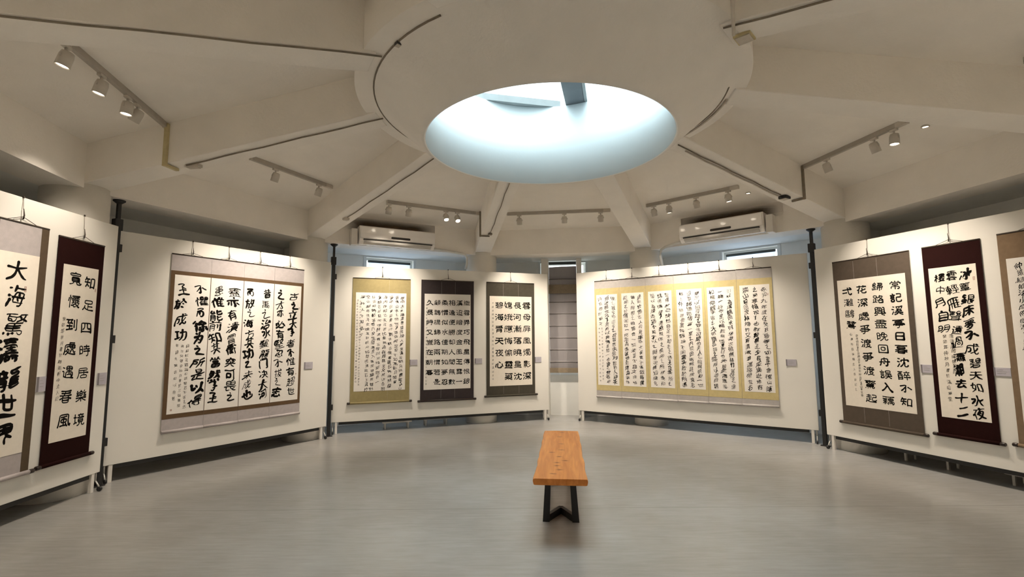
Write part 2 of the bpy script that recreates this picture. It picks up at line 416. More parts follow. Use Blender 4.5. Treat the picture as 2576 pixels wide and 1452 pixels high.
for k, nm in WN.items():
    b = MB(); w = HWN + 0.06
    if k in (1, 2, 3):
        b.box(-w, -0.43, 0, 0.2, 0, 2.95); b.box(0.43, w, 0, 0.2, 0, 2.95)
        b.box(-0.43, 0.43, 0, 0.2, 0, 0.78); b.box(-0.43, 0.43, 0, 0.2, 2.86, 2.95)
    else:
        b.box(-w, w, 0, 0.2, 0, 2.95)
    b.build('wall_' + nm, M['wall'], kind='structure', loc=bayp(k, QW, 0, 0), rotz=bayrot(k))
for i, k in enumerate((1, 4)):  # walls added behind two columns to keep window light from the side bays
    b = MB(); a = caz(k); e = Vector((CO(a), S(a), 0)); n = Vector((-S(a), CO(a), 0)) * 0.05; c0 = Vector((CX, CY, 0))
    pts = [c0 + e * 4.70 - n, c0 + e * 5.50 - n, c0 + e * 5.50 + n, c0 + e * 4.70 + n]
    b.hexa(pts, [p + Vector((0, 0, 2.90)) for p in pts])
    b.build('wall_light_block_' + ('left', 'right')[i], M['wall'], kind='structure')
for i, k in enumerate((1, 2, 3)):
    b = MB()
    for x0, x1, z0, z1 in ((-0.43, -0.39, 0.78, 2.86), (0.39, 0.43, 0.78, 2.86), (-0.39, 0.39, 0.78, 0.82), (-0.39, 0.39, 2.82, 2.86)):
        b.box(x0, x1, 0.10, 0.16, z0, z1)
    f = b.build('window_%d' % (i + 2), M['frame'], kind='structure', loc=bayp(k, QW, 0, 0), rotz=bayrot(k), bevel=0.004)
    b = MB(); b.box(-0.395, 0.395, 0.125, 0.135, 0.815, 2.825); b.build('window_pane', M['glass'], f)
    b = MB()
    for x0, x1, z0, z1 in ((-0.47, -0.428, 0.74, 2.875), (0.428, 0.47, 0.74, 2.875), (-0.428, 0.428, 2.856, 2.875), (-0.47, 0.47, 0.735, 0.782)):
        b.box(x0, x1, -0.014, 0.004, z0, z1)
    b.build('window_casing', M['frame'], f)
for i, (u0, u1) in enumerate(((-0.395, -0.268), (0.252, 0.345))):
    b = MB(); b.box(u0, u1, -0.355, 0.0, 0, 2.90)
    b.build('trim_%d' % (i + 1), M['trim'], kind='structure', loc=bayp(2, QW, 0, 0), rotz=bayrot(2), bevel=0.004)

# ---------------------------------------------------------------- blinds
def roller_blind(k, label):
    t = thing('roller_blind', label, 'blind', bayp(k, QW, 0, 0.83), bayrot(k), 'roller blinds in the rear windows')
    b = MB(); b.tube([(-0.38, 0.05, 1.965), (0.38, 0.05, 1.965)], 0.022, 12); b.build('blind_roller', M['frame_dark'], t)
    b = MB()
    b.box(-0.365, 0.365, 0.066, 0.069, 0.0, 1.965); b.build('blind_fabric', M['roller'], t)
    b = MB(); b.tube([(-0.365, 0.067, 0.0), (0.365, 0.067, 0.0)], 0.009, 8); b.build('bottom_bar', M['frame'], t)
roller_blind(1, 'pale blue roller blind glowing in the window below the left air conditioner')
roller_blind(3, 'pale blue roller blind glowing in the window below the right air conditioner')
t = thing('roman_blind', 'grey pleated roman blind with brown bands in the narrow recess between the two rear panels', 'blind', bayp(2, QW, -0.008, 0.79), bayrot(2))
b = MB(); b.box(-0.257, 0.257, -0.105, -0.06, 2.02, 2.07); b.build('headrail', M['frame_dark'], t, bevel=0.003)
b = MB()
zs = [0.0, 0.195, 0.42, 0.64, 0.86, 1.09, 1.31, 1.74, 1.985]
lo, hi = -0.258, 0.258
prev = None
for i, z in enumerate(zs):
    for zz, yy in ((z, -0.10), (z + (0.012 if i < len(zs) - 1 else 0), -0.075)):
        dz = -0.012 if (i == len(zs) - 1) else 0
        row = [b.bm.verts.new((lo, yy, zz + dz)), b.bm.verts.new(((lo + hi) / 2, yy - 0.006, zz + dz * 0.2)), b.bm.verts.new((hi, yy, zz))]
        if prev:
            for j in range(2): b.bm.faces.new((prev[j], prev[j + 1], row[j + 1], row[j]))
        prev = row
fab = b.build('blind_fabric', M['roman'], t)
sd = fab.modifiers.new('thickness', 'SOLIDIFY'); sd.thickness = 0.003
for z, r in ((0.195, .004), (0.42, .004), (0.64, .004), (0.86, .004), (1.09, .004), (1.31, .008), (1.74, .005)):
    b = MB(); b.tube([(lo, -0.108, z), (hi, -0.108, z)], r, 8); b.build('batten', M['blindline'], t)
for z0, z1 in ((-0.005, 0.085), (1.47, 1.64)):
    b = MB(); b.box(lo - 0.003, hi + 0.003, -0.116, -0.107, z0, z1); b.build('brown_band', M['blindbrown'], t, bevel=0.003)

# ---------------------------------------------------------------- conduits on the beams and the ring
def cond(name, label, pts, r, m, cat='conduit', group=None):
    b = MB(); b.tube(pts, r, 8)
    return tag(b.build(name, m), label, cat, group)
def arc(r, z, a0, a1, n=28): return [polar(R(a0 + (a1 - a0) * i / n), r, z) for i in range(n + 1)]
def onbeam(k, off, r0, r1, n=10, wob=0.006):
    a = caz(k); e = Vector((CO(a), S(a), 0)); nn = Vector((-S(a), CO(a), 0)); out = []
    for i in range(n + 1):
        r = r0 + (r1 - r0) * i / n
        p = Vector((CX, CY, 0)) + e * r + nn * (off + wob * S(i * 1.9 + k)); p.z = zbeam(r) - 0.0098
        out.append(p)
    return out
GC = 'conduits clipped under the beams and the skylight ring'
cond('electrical_conduit', 'dark conduit curving along the left half of the skylight ring', arc(1.478, ZR - 0.0085, 239, 128), 0.0065, M['cable'], group=GC)
cond('electrical_conduit', 'dark conduit curving along the right side of the skylight ring', arc(1.478, ZR - 0.0085, -14, 54), 0.0065, M['cable'], group=GC)
cond('electrical_conduit', 'pale painted pipe beside the dark conduit on the right of the skylight ring', arc(1.515, ZR - 0.0110, -6, 50), 0.009, M['conduit'], group=GC)
cond('electrical_conduit', 'dark conduit under the beam at the upper left corner of the view', onbeam(-1, 0.13, 1.49, 4.2), 0.0065, M['cable'], group=GC)
cond('electrical_conduit', 'dark conduit under the beam that ends at the yellowed trunking on the left', onbeam(0, 0.035, 1.50, 3.45), 0.0065, M['cable'], group=GC)
cond('electrical_conduit', 'dark conduit under the beam left of the left air conditioner', onbeam(1, 0.0, 1.60, 3.50), 0.0060, M['cable'], group=GC)
cond('electrical_conduit', 'dark conduit under the beam right of the left air conditioner', onbeam(2, 0.0, 1.60, 3.52), 0.0060, M['cable'], group=GC)
cond('electrical_conduit', 'dark conduit under the beam right of the right air conditioner', onbeam(4, 0.0, 1.60, 3.30), 0.0065, M['cable'], group=GC)
cond('electrical_conduit', 'pale pipe running with the dark conduit right of the right air conditioner', onbeam(4, 0.04, 1.75, 3.30), 0.009, M['conduit'], group=GC)
cond('electrical_conduit', 'dark conduit under the beam at the upper right corner of the view', onbeam(6, -0.11, 1.55, 4.2), 0.0065, M['cable'], group=GC)
pp = polar(caz(6), 1.58, ZR - 0.03) + Vector((0.0, 0, 0))
cond('electrical_conduit', 'pale straight pipe crossing the bay to the top right edge of the skylight ring', [(1.463, 3.025, 3.390), (1.304, 2.690, 3.390), (1.171, 2.413, 3.390)], 0.011, M['conduit'], group=GC)
def jbox(label, loc, rotz, m, s=(0.05, 0.05, 0.03)):
    t = thing('junction_box', label, 'junction box', loc, rotz, 'junction boxes under the beams')
    b = MB(); b.box(-s[0], s[0], -s[1], s[1], -s[2], 0); b.build('box_body', m, t, bevel=0.004)
    b = MB(); b.box(-s[0] * .8, s[0] * .8, -s[1] * .8, s[1] * .8, -s[2] - 0.006, -s[2]); b.build('box_lid', M['conduit'], t)
def bp(k, r, off=0.0, dz=0.0):
    a = caz(k); return Vector((CX + r * CO(a) - off * S(a), CY + r * S(a) + off * CO(a), zbeam(r) + dz))
jbox('tan junction box on the beam beside the yellowed trunking', bp(0, 3.40, 0.0), caz(0), M['conduit'], (0.07, 0.03, 0.03))
jbox('small pale junction box ending the conduit left of the left air conditioner', bp(1, 3.55), caz(1), M['conduit'], (0.035, 0.035, 0.03))
jbox('dark junction box on the beam between the two air conditioners', bp(2, 3.55), caz(2), M['cable'], (0.035, 0.03, 0.025))
jbox('black junction box at the end of the beam right of the right air conditioner', bp(4, 3.38), caz(4), M['black'], (0.055, 0.045, 0.035))
jbox('yellow stained junction box where the upper right beam meets the skylight ring', bp(6, 1.62, 0.07), caz(6), M['trunking'], (0.055, 0.06, 0.02))
jbox('small black clip box on the upper left of the skylight ring', polar(R(222), 1.47, ZR - 0.004), R(222), M['black'], (0.018, 0.022, 0.022))
# feeds from beam to the lighting tracks
def feed(label, k, side, r, m, hw):
    a = caz(k); n = 0.150 * side
    t = thing('cable_trunking', label, 'trunking', bp(k, r, n), a, 'trunking feeding the tracks')
    b = MB(); b.box(-hw, hw, -0.013, 0.013, -0.03, DEP - 0.02); b.build('riser', m, t)
    b = MB(); y0, y1 = (-0.15 * side, 0.0); b.box(-hw, hw, min(y0, y1), max(y0, y1), -0.028, -0.006); b.build('cross_piece', m, t)
feed('yellowed trunking dropping down the beam on the left', 0, 1, 3.57, M['trunking'], 0.018)
feed('thin conduit drop beside the left air conditioner track', 2, 1, 3.62, M['cable'], 0.009)
feed('thin brown trunking drop on the beam right of the right air conditioner', 4, -1, 3.53, M['cable'], 0.010)

# ---------------------------------------------------------------- lighting tracks and spotlights
GT = 'lighting tracks across the ceiling bays'
TR = {-1: (3.46, -0.34, 1.05, 'lighting track in the upper left bay with glaring lamps'),
      0: (3.42, -0.32, 0.86, 'short lighting track with two dark heads above the four scroll set'),
      1: (3.55, -0.49, 1.02, 'lighting track above the left air conditioner'),
      2: (3.55, -0.84, 0.78, 'lighting track above the narrow recess at the rear'),
      3: (3.52, -0.91, 0.42, 'lighting track above the right air conditioner'),
      4: (3.42, -1.02, 0.32, 'lighting track in the right bay with one glaring lamp')}
def spotlight(k, q, u, label, tilt, power, twist=0.0, cone=78):
    zt = zceilq(TR[k][0]) - 0.045
    t = thing('track_spotlight', label, 'spotlight', bayp(k, q, u, zt), bayrot(k), 'spotlights on the ceiling tracks')
    b = MB(); b.box(-0.035, 0.035, -0.016, 0.016, -0.022, 0.0); b.build('adapter', M['lamp'], t, bevel=0.003)
    b = MB(); b.tube([(0, 0, -0.02), (0, 0, -0.055)], 0.009, 10); b.build('stem', M['lamp'], t)
    b = MB()
    pts = [(0.048 * CO(x), 0, -0.10 + 0.048 * S(x)) for x in [PI * i / 10 for i in range(11)]]
    b.tube(pts, 0.005, 8); b.build('yoke', M['lamp'], t)
    ax = Vector((S(twist) * S(tilt), CO(twist) * S(tilt), -CO(tilt))).normalized()
    b = MB(); c = Vector((0, 0, -0.10))
    b.lathe([(0.020, -0.055), (0.036, -0.048), (0.042, -0.02), (0.043, 0.055), (0.039, 0.055), (0.036, 0.045)], 24, centre=c, axis=ax)
    h = b.build('lamp_head', M['lamp'], t)
    b = MB(); b.lathe([(0.0, 0.0465), (0.034, 0.0465), (0.034, 0.049), (0.0, 0.052)], 20, centre=c, axis=ax)
    ln = b.build('lens', M['lens'], h)
    ld = bpy.data.lights.new('spot_lamp', 'SPOT'); ld.energy = power; ld.color = LAMP_RGB
    ld.spot_size = R(cone); ld.spot_blend = 1.0; ld.shadow_soft_size = 0.03
    lo = bpy.data.objects.new('spot_lamp', ld); COL.objects.link(lo); lo.parent = t
    lo.location = c + ax * 0.065
    lo.rotation_euler = ax.to_track_quat('-Z', 'Y').to_euler()
for k, (q, u0, u1, lb) in TR.items():
    zt = zceilq(q)
    t = thing('track_rail', lb, 'lighting track', bayp(k, q, 0, zt), bayrot(k), GT)
    b = MB(); b.box(u0, u1, -0.018, 0.018, -0.045, 0.012); b.build('rail', M['rail'], t, bevel=0.002)
    b = MB(); b.box(u0 - 0.012, u0 + 0.002, -0.019, 0.019, -0.046, 0.0); b.build('end_cap', M['lamp'], t)
    b = MB(); b.box(u1 - 0.10, u1 + 0.012, -0.02, 0.02, -0.047, 0.0); b.build('feed_box', M['lamp'], t)
SW = SPOT_W
for k, lb in ((5, 'added unseen lighting track in the bay right of the viewer'), (6, 'added unseen lighting track in the bay behind the viewer on the right'), (7, 'added unseen lighting track in the bay over the viewer'), (8, 'added unseen lighting track in the bay left of the viewer')):
    TR[k] = (3.45, -0.85, 0.85, lb)  # unseen tracks and lamps, added to brighten floor and ceiling
    t = thing('track_rail', lb, 'lighting track', bayp(k, 3.45, 0, zceilq(3.45)), bayrot(k), GT)
    b = MB(); b.box(-0.85, 0.85, -0.018, 0.018, -0.045, 0.012); b.build('rail', M['rail'], t, bevel=0.002)
    for u, nm in ((-0.6, 'left'), (0.0, 'middle'), (0.6, 'right')):
        spotlight(k, 3.45, u, nm + ' spotlight on the ' + lb, R(28 if k != 7 else -20), SW * BACK_K * (0.35 if k == 7 else 1.0), 0.0, 70)
for k, q, u, tl, p, tw, lb in [
    (-1, 3.46, -0.36, 16, 0.5, 0, 'glaring spotlight nearest the frame edge on the upper left track'),
    (-1, 3.46, 0.02, 14, 0.5, 0, 'glaring middle spotlight of the upper left track'),
    (-1, 3.46, 0.36, 6, 0.5, 0, 'spotlight with lit rim beside the box head on the upper left track'),
    (-1, 3.46, 0.50, 32, 0.7, 0.3, 'grey spotlight nearest the trunking on the upper left track'),
    (0, 3.42, 0.0, 22, 1.4, 0, 'left of the two dark spotlights above the four scroll set'),
    (0, 3.42, 0.65, 22, 1.4, 0, 'right of the two dark spotlights above the four scroll set'),
    (1, 3.55, -0.47, 22, 1.15, 0, 'leftmost dark spotlight on the track above the left air conditioner'),
    (1, 3.55, -0.17, 22, 1.15, 0, 'second dark spotlight on the track above the left air conditioner'),
    (1, 3.55, 0.42, -26, 0.6, 0, 'left of the two bright round spotlights above the left air conditioner'),
    (1, 3.55, 0.61, -30, 0.6, 0, 'right of the two bright round spotlights above the left air conditioner'),
    (2, 3.55, -0.65, 22, 1.4, 0, 'left spotlight on the track above the narrow rear recess'),
    (2, 3.55, 0.07, 22, 1.4, 0, 'middle spotlight on the track above the narrow rear recess'),
    (2, 3.55, 0.64, 22, 1.4, 0, 'right spotlight on the track above the narrow rear recess'),
    (3, 3.52, -0.80, 22, 1.15, 0, 'leftmost dark spotlight on the track above the right air conditioner'),
    (3, 3.52, -0.56, 8, 1.2, 0, 'lit spotlight second from the left above the right air conditioner'),
    (3, 3.52, -0.15, 22, 1.15, 0, 'third dark spotlight on the track above the right air conditioner'),
    (3, 3.52, 0.29, 10, 0.9, 0.7, 'lit spotlight at the right end of the track above the right air conditioner'),
    (4, 3.42, -0.61, 22, 1.05, 0, 'dark spotlight at the left end of the right bay track'),
    (4, 3.42, -0.02, 22, 1.05, 0, 'dark spotlight in the middle of the right bay track'),
    (4, 3.42, 0.19, -4, 1.0, 0, 'glaring spotlight near the end of the right bay track')]:
    spotlight(k, q, u, lb, R(tl), SW * p, tw)
for k, q, u, lb in [(3, 3.80, 0.46, 'small lit downlight beyond the track above the right air conditioner'), (4, 3.66, 0.30, 'tiny lit downlight at the far right of the ceiling')]:
    t = thing('ceiling_downlight', lb, 'downlight', bayp(k, q, u, zceilq(q)), bayrot(k), 'small downlights in the ceiling')
    b = MB(); b.lathe([(0.030, 0.02), (0.036, -0.008), (0.026, -0.012), (0.024, 0.0)], 20); b.build('bezel', M['lamp'], t)
    b = MB(); b.lathe([(0.0, -0.006), (0.025, -0.006), (0.025, -0.002), (0, -0.002)], 20); b.build('lens', M['lens'], t)

# ---------------------------------------------------------------- air conditioners
def aircon(k, u0, u1, z0, label, side):
    w = (u1 - u0) / 2; t = thing('air_conditioner', label, 'air conditioner', bayp(k, QI - 0.004, (u0 + u1) / 2, z0), bayrot(k), 'wall mounted air conditioners')
    def section(x0, x1, prof, name, m, bev=0.006):
        b = MB()
        A = [b.bm.verts.new((x0, y, z)) for y, z in prof]; B = [b.bm.verts.new((x1, y, z)) for y, z in prof]
        b.bm.faces.new(A); b.bm.faces.new(B[::-1])
        for i in range(len(prof)): b.bm.faces.new((A[i], A[(i + 1) % len(prof)], B[(i + 1) % len(prof)], B[i]))
        return b.build(name, m, t, bevel=bev)
    section(-w, w, [(0, 0.02), (-0.15, 0.0), (-0.20, 0.045), (-0.218, 0.09), (-0.215, 0.27), (-0.19, 0.285), (0, 0.285)], 'body', M['ac_white'], 0.01)
    section(-w + 0.01, w - 0.01, [(-0.212, 0.088), (-0.232, 0.088), (-0.236, 0.17), (-0.229, 0.265), (-0.212, 0.272)], 'front_panel', M['ac_white'], 0.006)
    section(-w + 0.06, w - 0.05, [(-0.19, 0.060), (-0.219, 0.062), (-0.226, 0.080), (-0.20, 0.082)], 'air_slot', M['ac_dark'], 0.002)
    section(-w + 0.07, w - 0.06, [(-0.165, 0.004), (-0.205, 0.032), (-0.221, 0.062), (-0.216, 0.064), (-0.198, 0.037), (-0.16, 0.010)], 'louvre', M['ac_grey'], 0.002)
    b = MB(); pts = []
    for i in range(13): x = -PI / 2 - PI * i / 12; pts.append((-0.135 + 0.017 * CO(x), 0.017 * S(x)))
    for i in range(13): x = PI / 2 - PI * i / 12; pts.append((0.135 + 0.017 * CO(x), 0.017 * S(x)))
    A = [b.bm.verts.new((x + 0.03, -0.2335, 0.125 + z)) for x, z in pts]; B = [b.bm.verts.new((x + 0.03, -0.2375, 0.125 + z)) for x, z in pts]
    b.bm.faces.new(A); b.bm.faces.new(B[::-1])
    for i in range(len(pts)): b.bm.faces.new((A[i], A[(i + 1) % len(pts)], B[(i + 1) % len(pts)], B[i]))
    b.build('display_strip', M['ac_dark'], t)
    b = MB(); x = side * (w + 0.06); b.box(x - 0.045, x + 0.045, -0.16, 0.0, -0.01, 0.24); b.build('side_cover', M['trim'], t, bevel=0.006)
def patchmat():  # dark brown patch, fading upward and towards both ends
    m = bpy.data.materials.new('dark_patch'); m.use_nodes = True
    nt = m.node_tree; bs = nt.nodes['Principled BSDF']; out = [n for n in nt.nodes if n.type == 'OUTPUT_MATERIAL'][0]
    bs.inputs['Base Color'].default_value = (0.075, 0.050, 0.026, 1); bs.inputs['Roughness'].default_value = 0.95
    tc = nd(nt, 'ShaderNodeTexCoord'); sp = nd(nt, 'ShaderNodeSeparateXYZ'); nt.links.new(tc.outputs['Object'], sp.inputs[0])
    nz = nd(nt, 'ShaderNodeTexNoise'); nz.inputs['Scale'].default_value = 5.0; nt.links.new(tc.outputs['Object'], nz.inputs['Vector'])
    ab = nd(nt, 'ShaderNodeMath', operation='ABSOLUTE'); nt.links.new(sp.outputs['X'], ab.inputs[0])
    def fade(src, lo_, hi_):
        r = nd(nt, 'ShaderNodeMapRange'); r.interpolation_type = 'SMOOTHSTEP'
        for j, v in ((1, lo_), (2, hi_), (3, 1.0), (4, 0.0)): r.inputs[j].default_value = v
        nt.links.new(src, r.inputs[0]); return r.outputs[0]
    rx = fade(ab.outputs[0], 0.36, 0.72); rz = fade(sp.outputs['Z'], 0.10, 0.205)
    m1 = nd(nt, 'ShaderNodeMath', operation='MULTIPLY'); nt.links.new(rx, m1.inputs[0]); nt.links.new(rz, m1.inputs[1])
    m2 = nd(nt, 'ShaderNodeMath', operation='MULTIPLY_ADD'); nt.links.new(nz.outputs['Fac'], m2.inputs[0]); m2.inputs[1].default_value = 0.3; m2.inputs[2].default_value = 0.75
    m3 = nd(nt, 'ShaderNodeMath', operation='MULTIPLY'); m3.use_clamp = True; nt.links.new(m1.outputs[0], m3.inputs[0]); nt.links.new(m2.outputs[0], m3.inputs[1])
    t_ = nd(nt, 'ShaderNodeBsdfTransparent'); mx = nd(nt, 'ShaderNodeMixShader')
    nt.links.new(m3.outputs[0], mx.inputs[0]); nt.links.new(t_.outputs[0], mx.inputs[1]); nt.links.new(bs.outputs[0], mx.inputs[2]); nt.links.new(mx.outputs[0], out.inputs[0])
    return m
M['patch'] = patchmat()
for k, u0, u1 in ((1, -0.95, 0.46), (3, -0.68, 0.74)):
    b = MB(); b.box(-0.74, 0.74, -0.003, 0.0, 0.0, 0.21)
    b.build('dark_patch', M['patch'], EDGE[k], loc=bayp(k, QI, (u0 + u1) / 2, 3.115), rotz=bayrot(k))
aircon(1, -0.78, 0.42, 2.865, 'white wall air conditioner above the three scroll panel on the left', -1)
aircon(3, -0.65, 0.565, 2.88, 'white wall air conditioner above the six scroll panel on the right', 1)
def pipe(label, k, pts):
    b = MB(); b.tube([bayp(k, q, u, z) for q, u, z in pts], 0.022, 10)
    tag(b.build('drain_pipe', M['pipe']), label, 'pipe', 'air conditioner drain pipes')
pipe('white drain pipe bending down beside the column right of the left air conditioner', 1, [(4.22, 0.445, 2.915), (4.215, 0.60, 2.905), (4.215, 0.95, 2.875), (4.22, 1.03, 2.86), (4.23, 1.07, 2.81), (4.24, 1.075, 2.72), (4.26, 1.06, 2.62)])
pipe('white drain pipe bending down beside the column left of the right air conditioner', 3, [(4.22, -0.675, 2.94), (4.215, -0.80, 2.925), (4.215, -0.98, 2.885), (4.22, -1.05, 2.85), (4.24, -1.075, 2.76), (4.26, -1.06, 2.60)])

# ---------------------------------------------------------------- display panels
PZ0, PZ1 = 0.174, 2.574
def pl(A, B):
    A = Vector((A[0], A[1], 0)); B = Vector((B[0], B[1], 0)); d = (B - A); L = d.length; d.normalize()
    return dict(A=A, d=d, L=L, rz=math.atan2(d.y, d.x))
PANELS = {'P1': pl((-3.845, 2.26), (-3.969, 4.858)), 'P2': pl((-4.111, 5.052), (-2.706, 7.265)), 'P3': pl((-2.747, 7.566), (0.638, 8.775)),
          'P4': pl((1.145, 8.676), (4.083, 6.699)), 'P5': pl((4.028, 6.446), (4.85, 3.98))}
for _k, _p in ((5, 'P6'), (6, 'P7'), (8, 'P8')):  # blank panels out of view, added to bounce light back into the room
    _a, _b = bayp(_k, 4.02, -1.22, 0), bayp(_k, 4.02, 1.22, 0)
    PANELS[_p] = pl((_a.x, _a.y), (_b.x, _b.y))
def pw(p, u, y, z):
    P = PANELS[p]; n = Vector((-P['d'].y, P['d'].x, 0))
    return P['A'] + P['d'] * u + n * y + Vector((0, 0, z))
LBL = {'P1': 'white freestanding display panel at the left edge carrying a maroon scroll', 'P2': 'white display panel on the left carrying the set of four joined scrolls',
       'P3': 'white display panel at the rear left carrying three separate scrolls', 'P4': 'white display panel at the rear right carrying six yellow bordered scrolls',
       'P5': 'white display panel at the right edge carrying taupe and maroon scrolls'}
LBL.update(P6='added empty white display panel right of the viewer outside the view', P7='added empty white display panel behind the viewer on the right', P8='added empty white display panel left of the viewer outside the view')
for p, P in PANELS.items():
    t = thing('display_panel', LBL[p], 'display panel', P['A'], P['rz'], 'freestanding white display panels')
    b = MB(); b.box(0, P['L'], 0, 0.036, PZ0, PZ1); b.build('board', M['panel'], t, bevel=0.003)
    b = MB(); b.box(0.11, P['L'] - 0.11, 0.010, 0.030, PZ0 - 0.040, PZ0 - 0.001); b.build('bottom_strip', M['black'], t)  # black strip below the board's lower edge
    for e, s in ((0.0, 1), (P['L'], -1)):
        b = MB()
        x = e + s * 0.055
        b.box(min(x, x + s * 0.035), max(x, x + s * 0.035), 0.004, 0.032, 0.0, PZ0)
        lg = b.build('leg', M['trim'], t, bevel=0.002)
        b = MB(); xx = e + s * 0.025
        b.tube([(xx, 0.018, PZ0), (xx, 0.018, 0.10)], 0.009, 8)
        b.tube([(xx, 0.018, 0.10), (xx, -0.010, 0.060), (xx, -0.026, 0.030)], 0.007, 8)
        b.build('caster_fork', M['grey_metal'], lg)
        b = MB(); b.lathe([(0.007, -0.011), (0.021, -0.010), (0.0225, 0.0), (0.021, 0.010), (0.007, 0.011)], 20, centre=(xx, -0.026, 0.0225), axis=Vector((1, 0, 0)))
        b.build('caster_wheel', M['black'], lg)
# black telescopic poles between the panels
def pole(label, x, y, rz, top, clips):
    t = thing('support_pole', label, 'pole', (x, y, 0), rz, 'black telescopic poles between panels')
    b = MB(); b.box(-0.0235, 0.0235, -0.0235, 0.0235, 0.0, 2.62); b.build('lower_tube', M['black'], t, bevel=0.003)
    b = MB(); b.box(-0.040, 0.034, -0.034, 0.034, 2.56, 2.68); b.build('collar', M['black'], t, bevel=0.004)
    b = MB(); b.box(-0.016, 0.016, -0.016, 0.016, 2.62, top - 0.01); b.build('upper_tube', M['black'], t)
    b = MB(); b.lathe([(0.02, top - 0.04), (0.055, top - 0.012), (0.055, top)], 20); b.build('top_plate', M['black'], t)
    b = MB(); b.box(-0.05, 0.05, -0.03, 0.03, 0.0, 0.012); b.build('foot_plate', M['black'], t)
    for z in (2.38, 1.44, 0.42):
        b = MB(); b.box(*(sorted((0.02 * clips, 0.048 * clips))), -0.02, 0.02, z - 0.04, z + 0.04); b.build('clamp', M['black'], t)
pole('black pole between the four scroll panel and the three scroll panel', -2.725, 7.415, R(30), ZB, 1)
pole('black pole between the six scroll panel and the right edge panel', 4.075, 6.565, R(-55), ZB, -1)
pole('black pole behind the corner of the left edge panel', -4.085, 4.985, R(70), ZB, 1)
# white boxes on feet standing behind the panels
for p, u0, u1, y0, zb, lb in [('P3', 0.76, 1.22, 0.07, 0.10, 'left of the two white boxes on feet peeping out under the three scroll panel'),
                              ('P3', 1.42, 1.86, 0.16, 0.10, 'right of the two white boxes on feet peeping out under the three scroll panel'),
                              ('P5', 0.72, 1.24, 0.20, 0.10, 'white box on feet peeping out under the maroon scroll of the right panel'),
                              ('P5', 1.72, 2.25, 0.14, 0.10, 'white box on feet at the right edge under the tan scroll')]:
    P = PANELS[p]
    t = thing('storage_box', lb, 'box', pw(p, u0, y0, 0), P['rz'], 'white boxes behind the panels')
    b = MB(); b.box(0, u1 - u0, 0, 0.26, zb, 0.55); b.build('box_body', M['white_box'], t, bevel=0.006)
    for x in (0.05, u1 - u0 - 0.05):
        for y in (0.05, 0.21):
            b = MB(); b.box(x - 0.011, x + 0.011, y - 0.011, y + 0.011, 0, zb); b.build('foot', M['grey_metal'], t)
# caption cards
for p, u0, u1, z0, z1, lb in [('P1', 1.842, 1.925, 1.005, 1.13, 'small grey caption card between the two scrolls of the left edge panel'),
                              ('P1', 2.475, 2.585, 1.005, 1.118, 'small grey caption card right of the maroon scroll on the left edge panel'),
                              ('P2', 2.225, 2.358, 1.015, 1.110, 'small grey caption card right of the four scroll set'),
                              ('P3', 1.158, 1.285, 1.008, 1.095, 'small grey caption card right of the olive gold scroll'),
                              ('P3', 2.246, 2.370, 1.008, 1.093, 'small grey caption card right of the plum black scroll'),
                              ('P3', 3.330, 3.455, 1.005, 1.098, 'small grey caption card right of the moss grey scroll'),
                              ('P4', 3.205, 3.330, 1.022, 1.110, 'small grey caption card right of the six scroll set'),
                              ('P5', 1.172, 1.282, 1.030, 1.115, 'small grey caption card between the taupe and the maroon scroll'),
                              ('P5', 1.80, 1.930, 1.040, 1.118, 'small grey caption card right of the maroon scroll on the right edge panel')]:
    P = PANELS[p]
    t = thing('caption_card', lb, 'caption card', pw(p, u0, 0, z0), P['rz'], 'caption cards beside the scrolls')
    b = MB(); b.box(0, u1 - u0, -0.008, -0.001, 0, z1 - z0); b.build('card', M['card'], t)
    b = MB(); b.box(0, 0.014, -0.011, -0.008, 0, z1 - z0); b.build('card_holder', M['card_edge'], t)
    b = MB()
    for i, l in enumerate((0.5, 0.8, 0.72)):
        zz = (z1 - z0) * (0.72 - 0.2 * i); b.box(0.028, 0.028 + (u1 - u0 - 0.04) * l, -0.0092, -0.008, zz, zz + 0.005)
    b.build('print_lines', mat('caption_print', (0.38, 0.37, 0.38), 0.7, 30, 0.05) if 'caption_print' not in bpy.data.materials else bpy.data.materials['caption_print'], t)

# ---------------------------------------------------------------- calligraphy
import numpy as np
GN = 60
def _raster(ch):
    cu = bpy.data.curves.new('g', 'FONT'); cu.body = ch; cu.resolution_u = 3
    o = bpy.data.objects.new('g', cu); COL.objects.link(o)
    dg = bpy.context.evaluated_depsgraph_get()
    me = bpy.data.meshes.new_from_object(o.evaluated_get(dg)); me.calc_loop_triangles()
    V = np.array([(v.co.x, v.co.y) for v in me.vertices]); T = [tuple(t.vertices) for t in me.loop_triangles]
    bpy.data.objects.remove(o); bpy.data.curves.remove(cu); bpy.data.meshes.remove(me)
    g = np.zeros((GN + 4, GN + 4), bool)
    P = np.c_[(V[:, 0] + 0.02) / 1.04 * GN + 2, (V[:, 1] + 0.16) / 1.04 * GN + 2]
    for a, b, c in T:
        A, B, C = P[a], P[b], P[c]
        x0, y0 = np.floor(np.minimum(np.minimum(A, B), C)).astype(int); x1, y1 = np.ceil(np.maximum(np.maximum(A, B), C)).astype(int) + 1
        x0, y0 = max(0, x0), max(0, y0); x1, y1 = min(GN + 3, x1), min(GN + 3, y1)
        X, Y = np.meshgrid(np.arange(x0, x1), np.arange(y0, y1), indexing='ij')
        def e(p, q): return (q[0] - p[0]) * (Y - p[1]) - (q[1] - p[1]) * (X - p[0])
        d1, d2, d3 = e(A, B), e(B, C), e(C, A)
        m = ((d1 >= 0) & (d2 >= 0) & (d3 >= 0)) | ((d1 <= 0) & (d2 <= 0) & (d3 <= 0))
        g[x0:x1, y0:y1] |= m
    return g
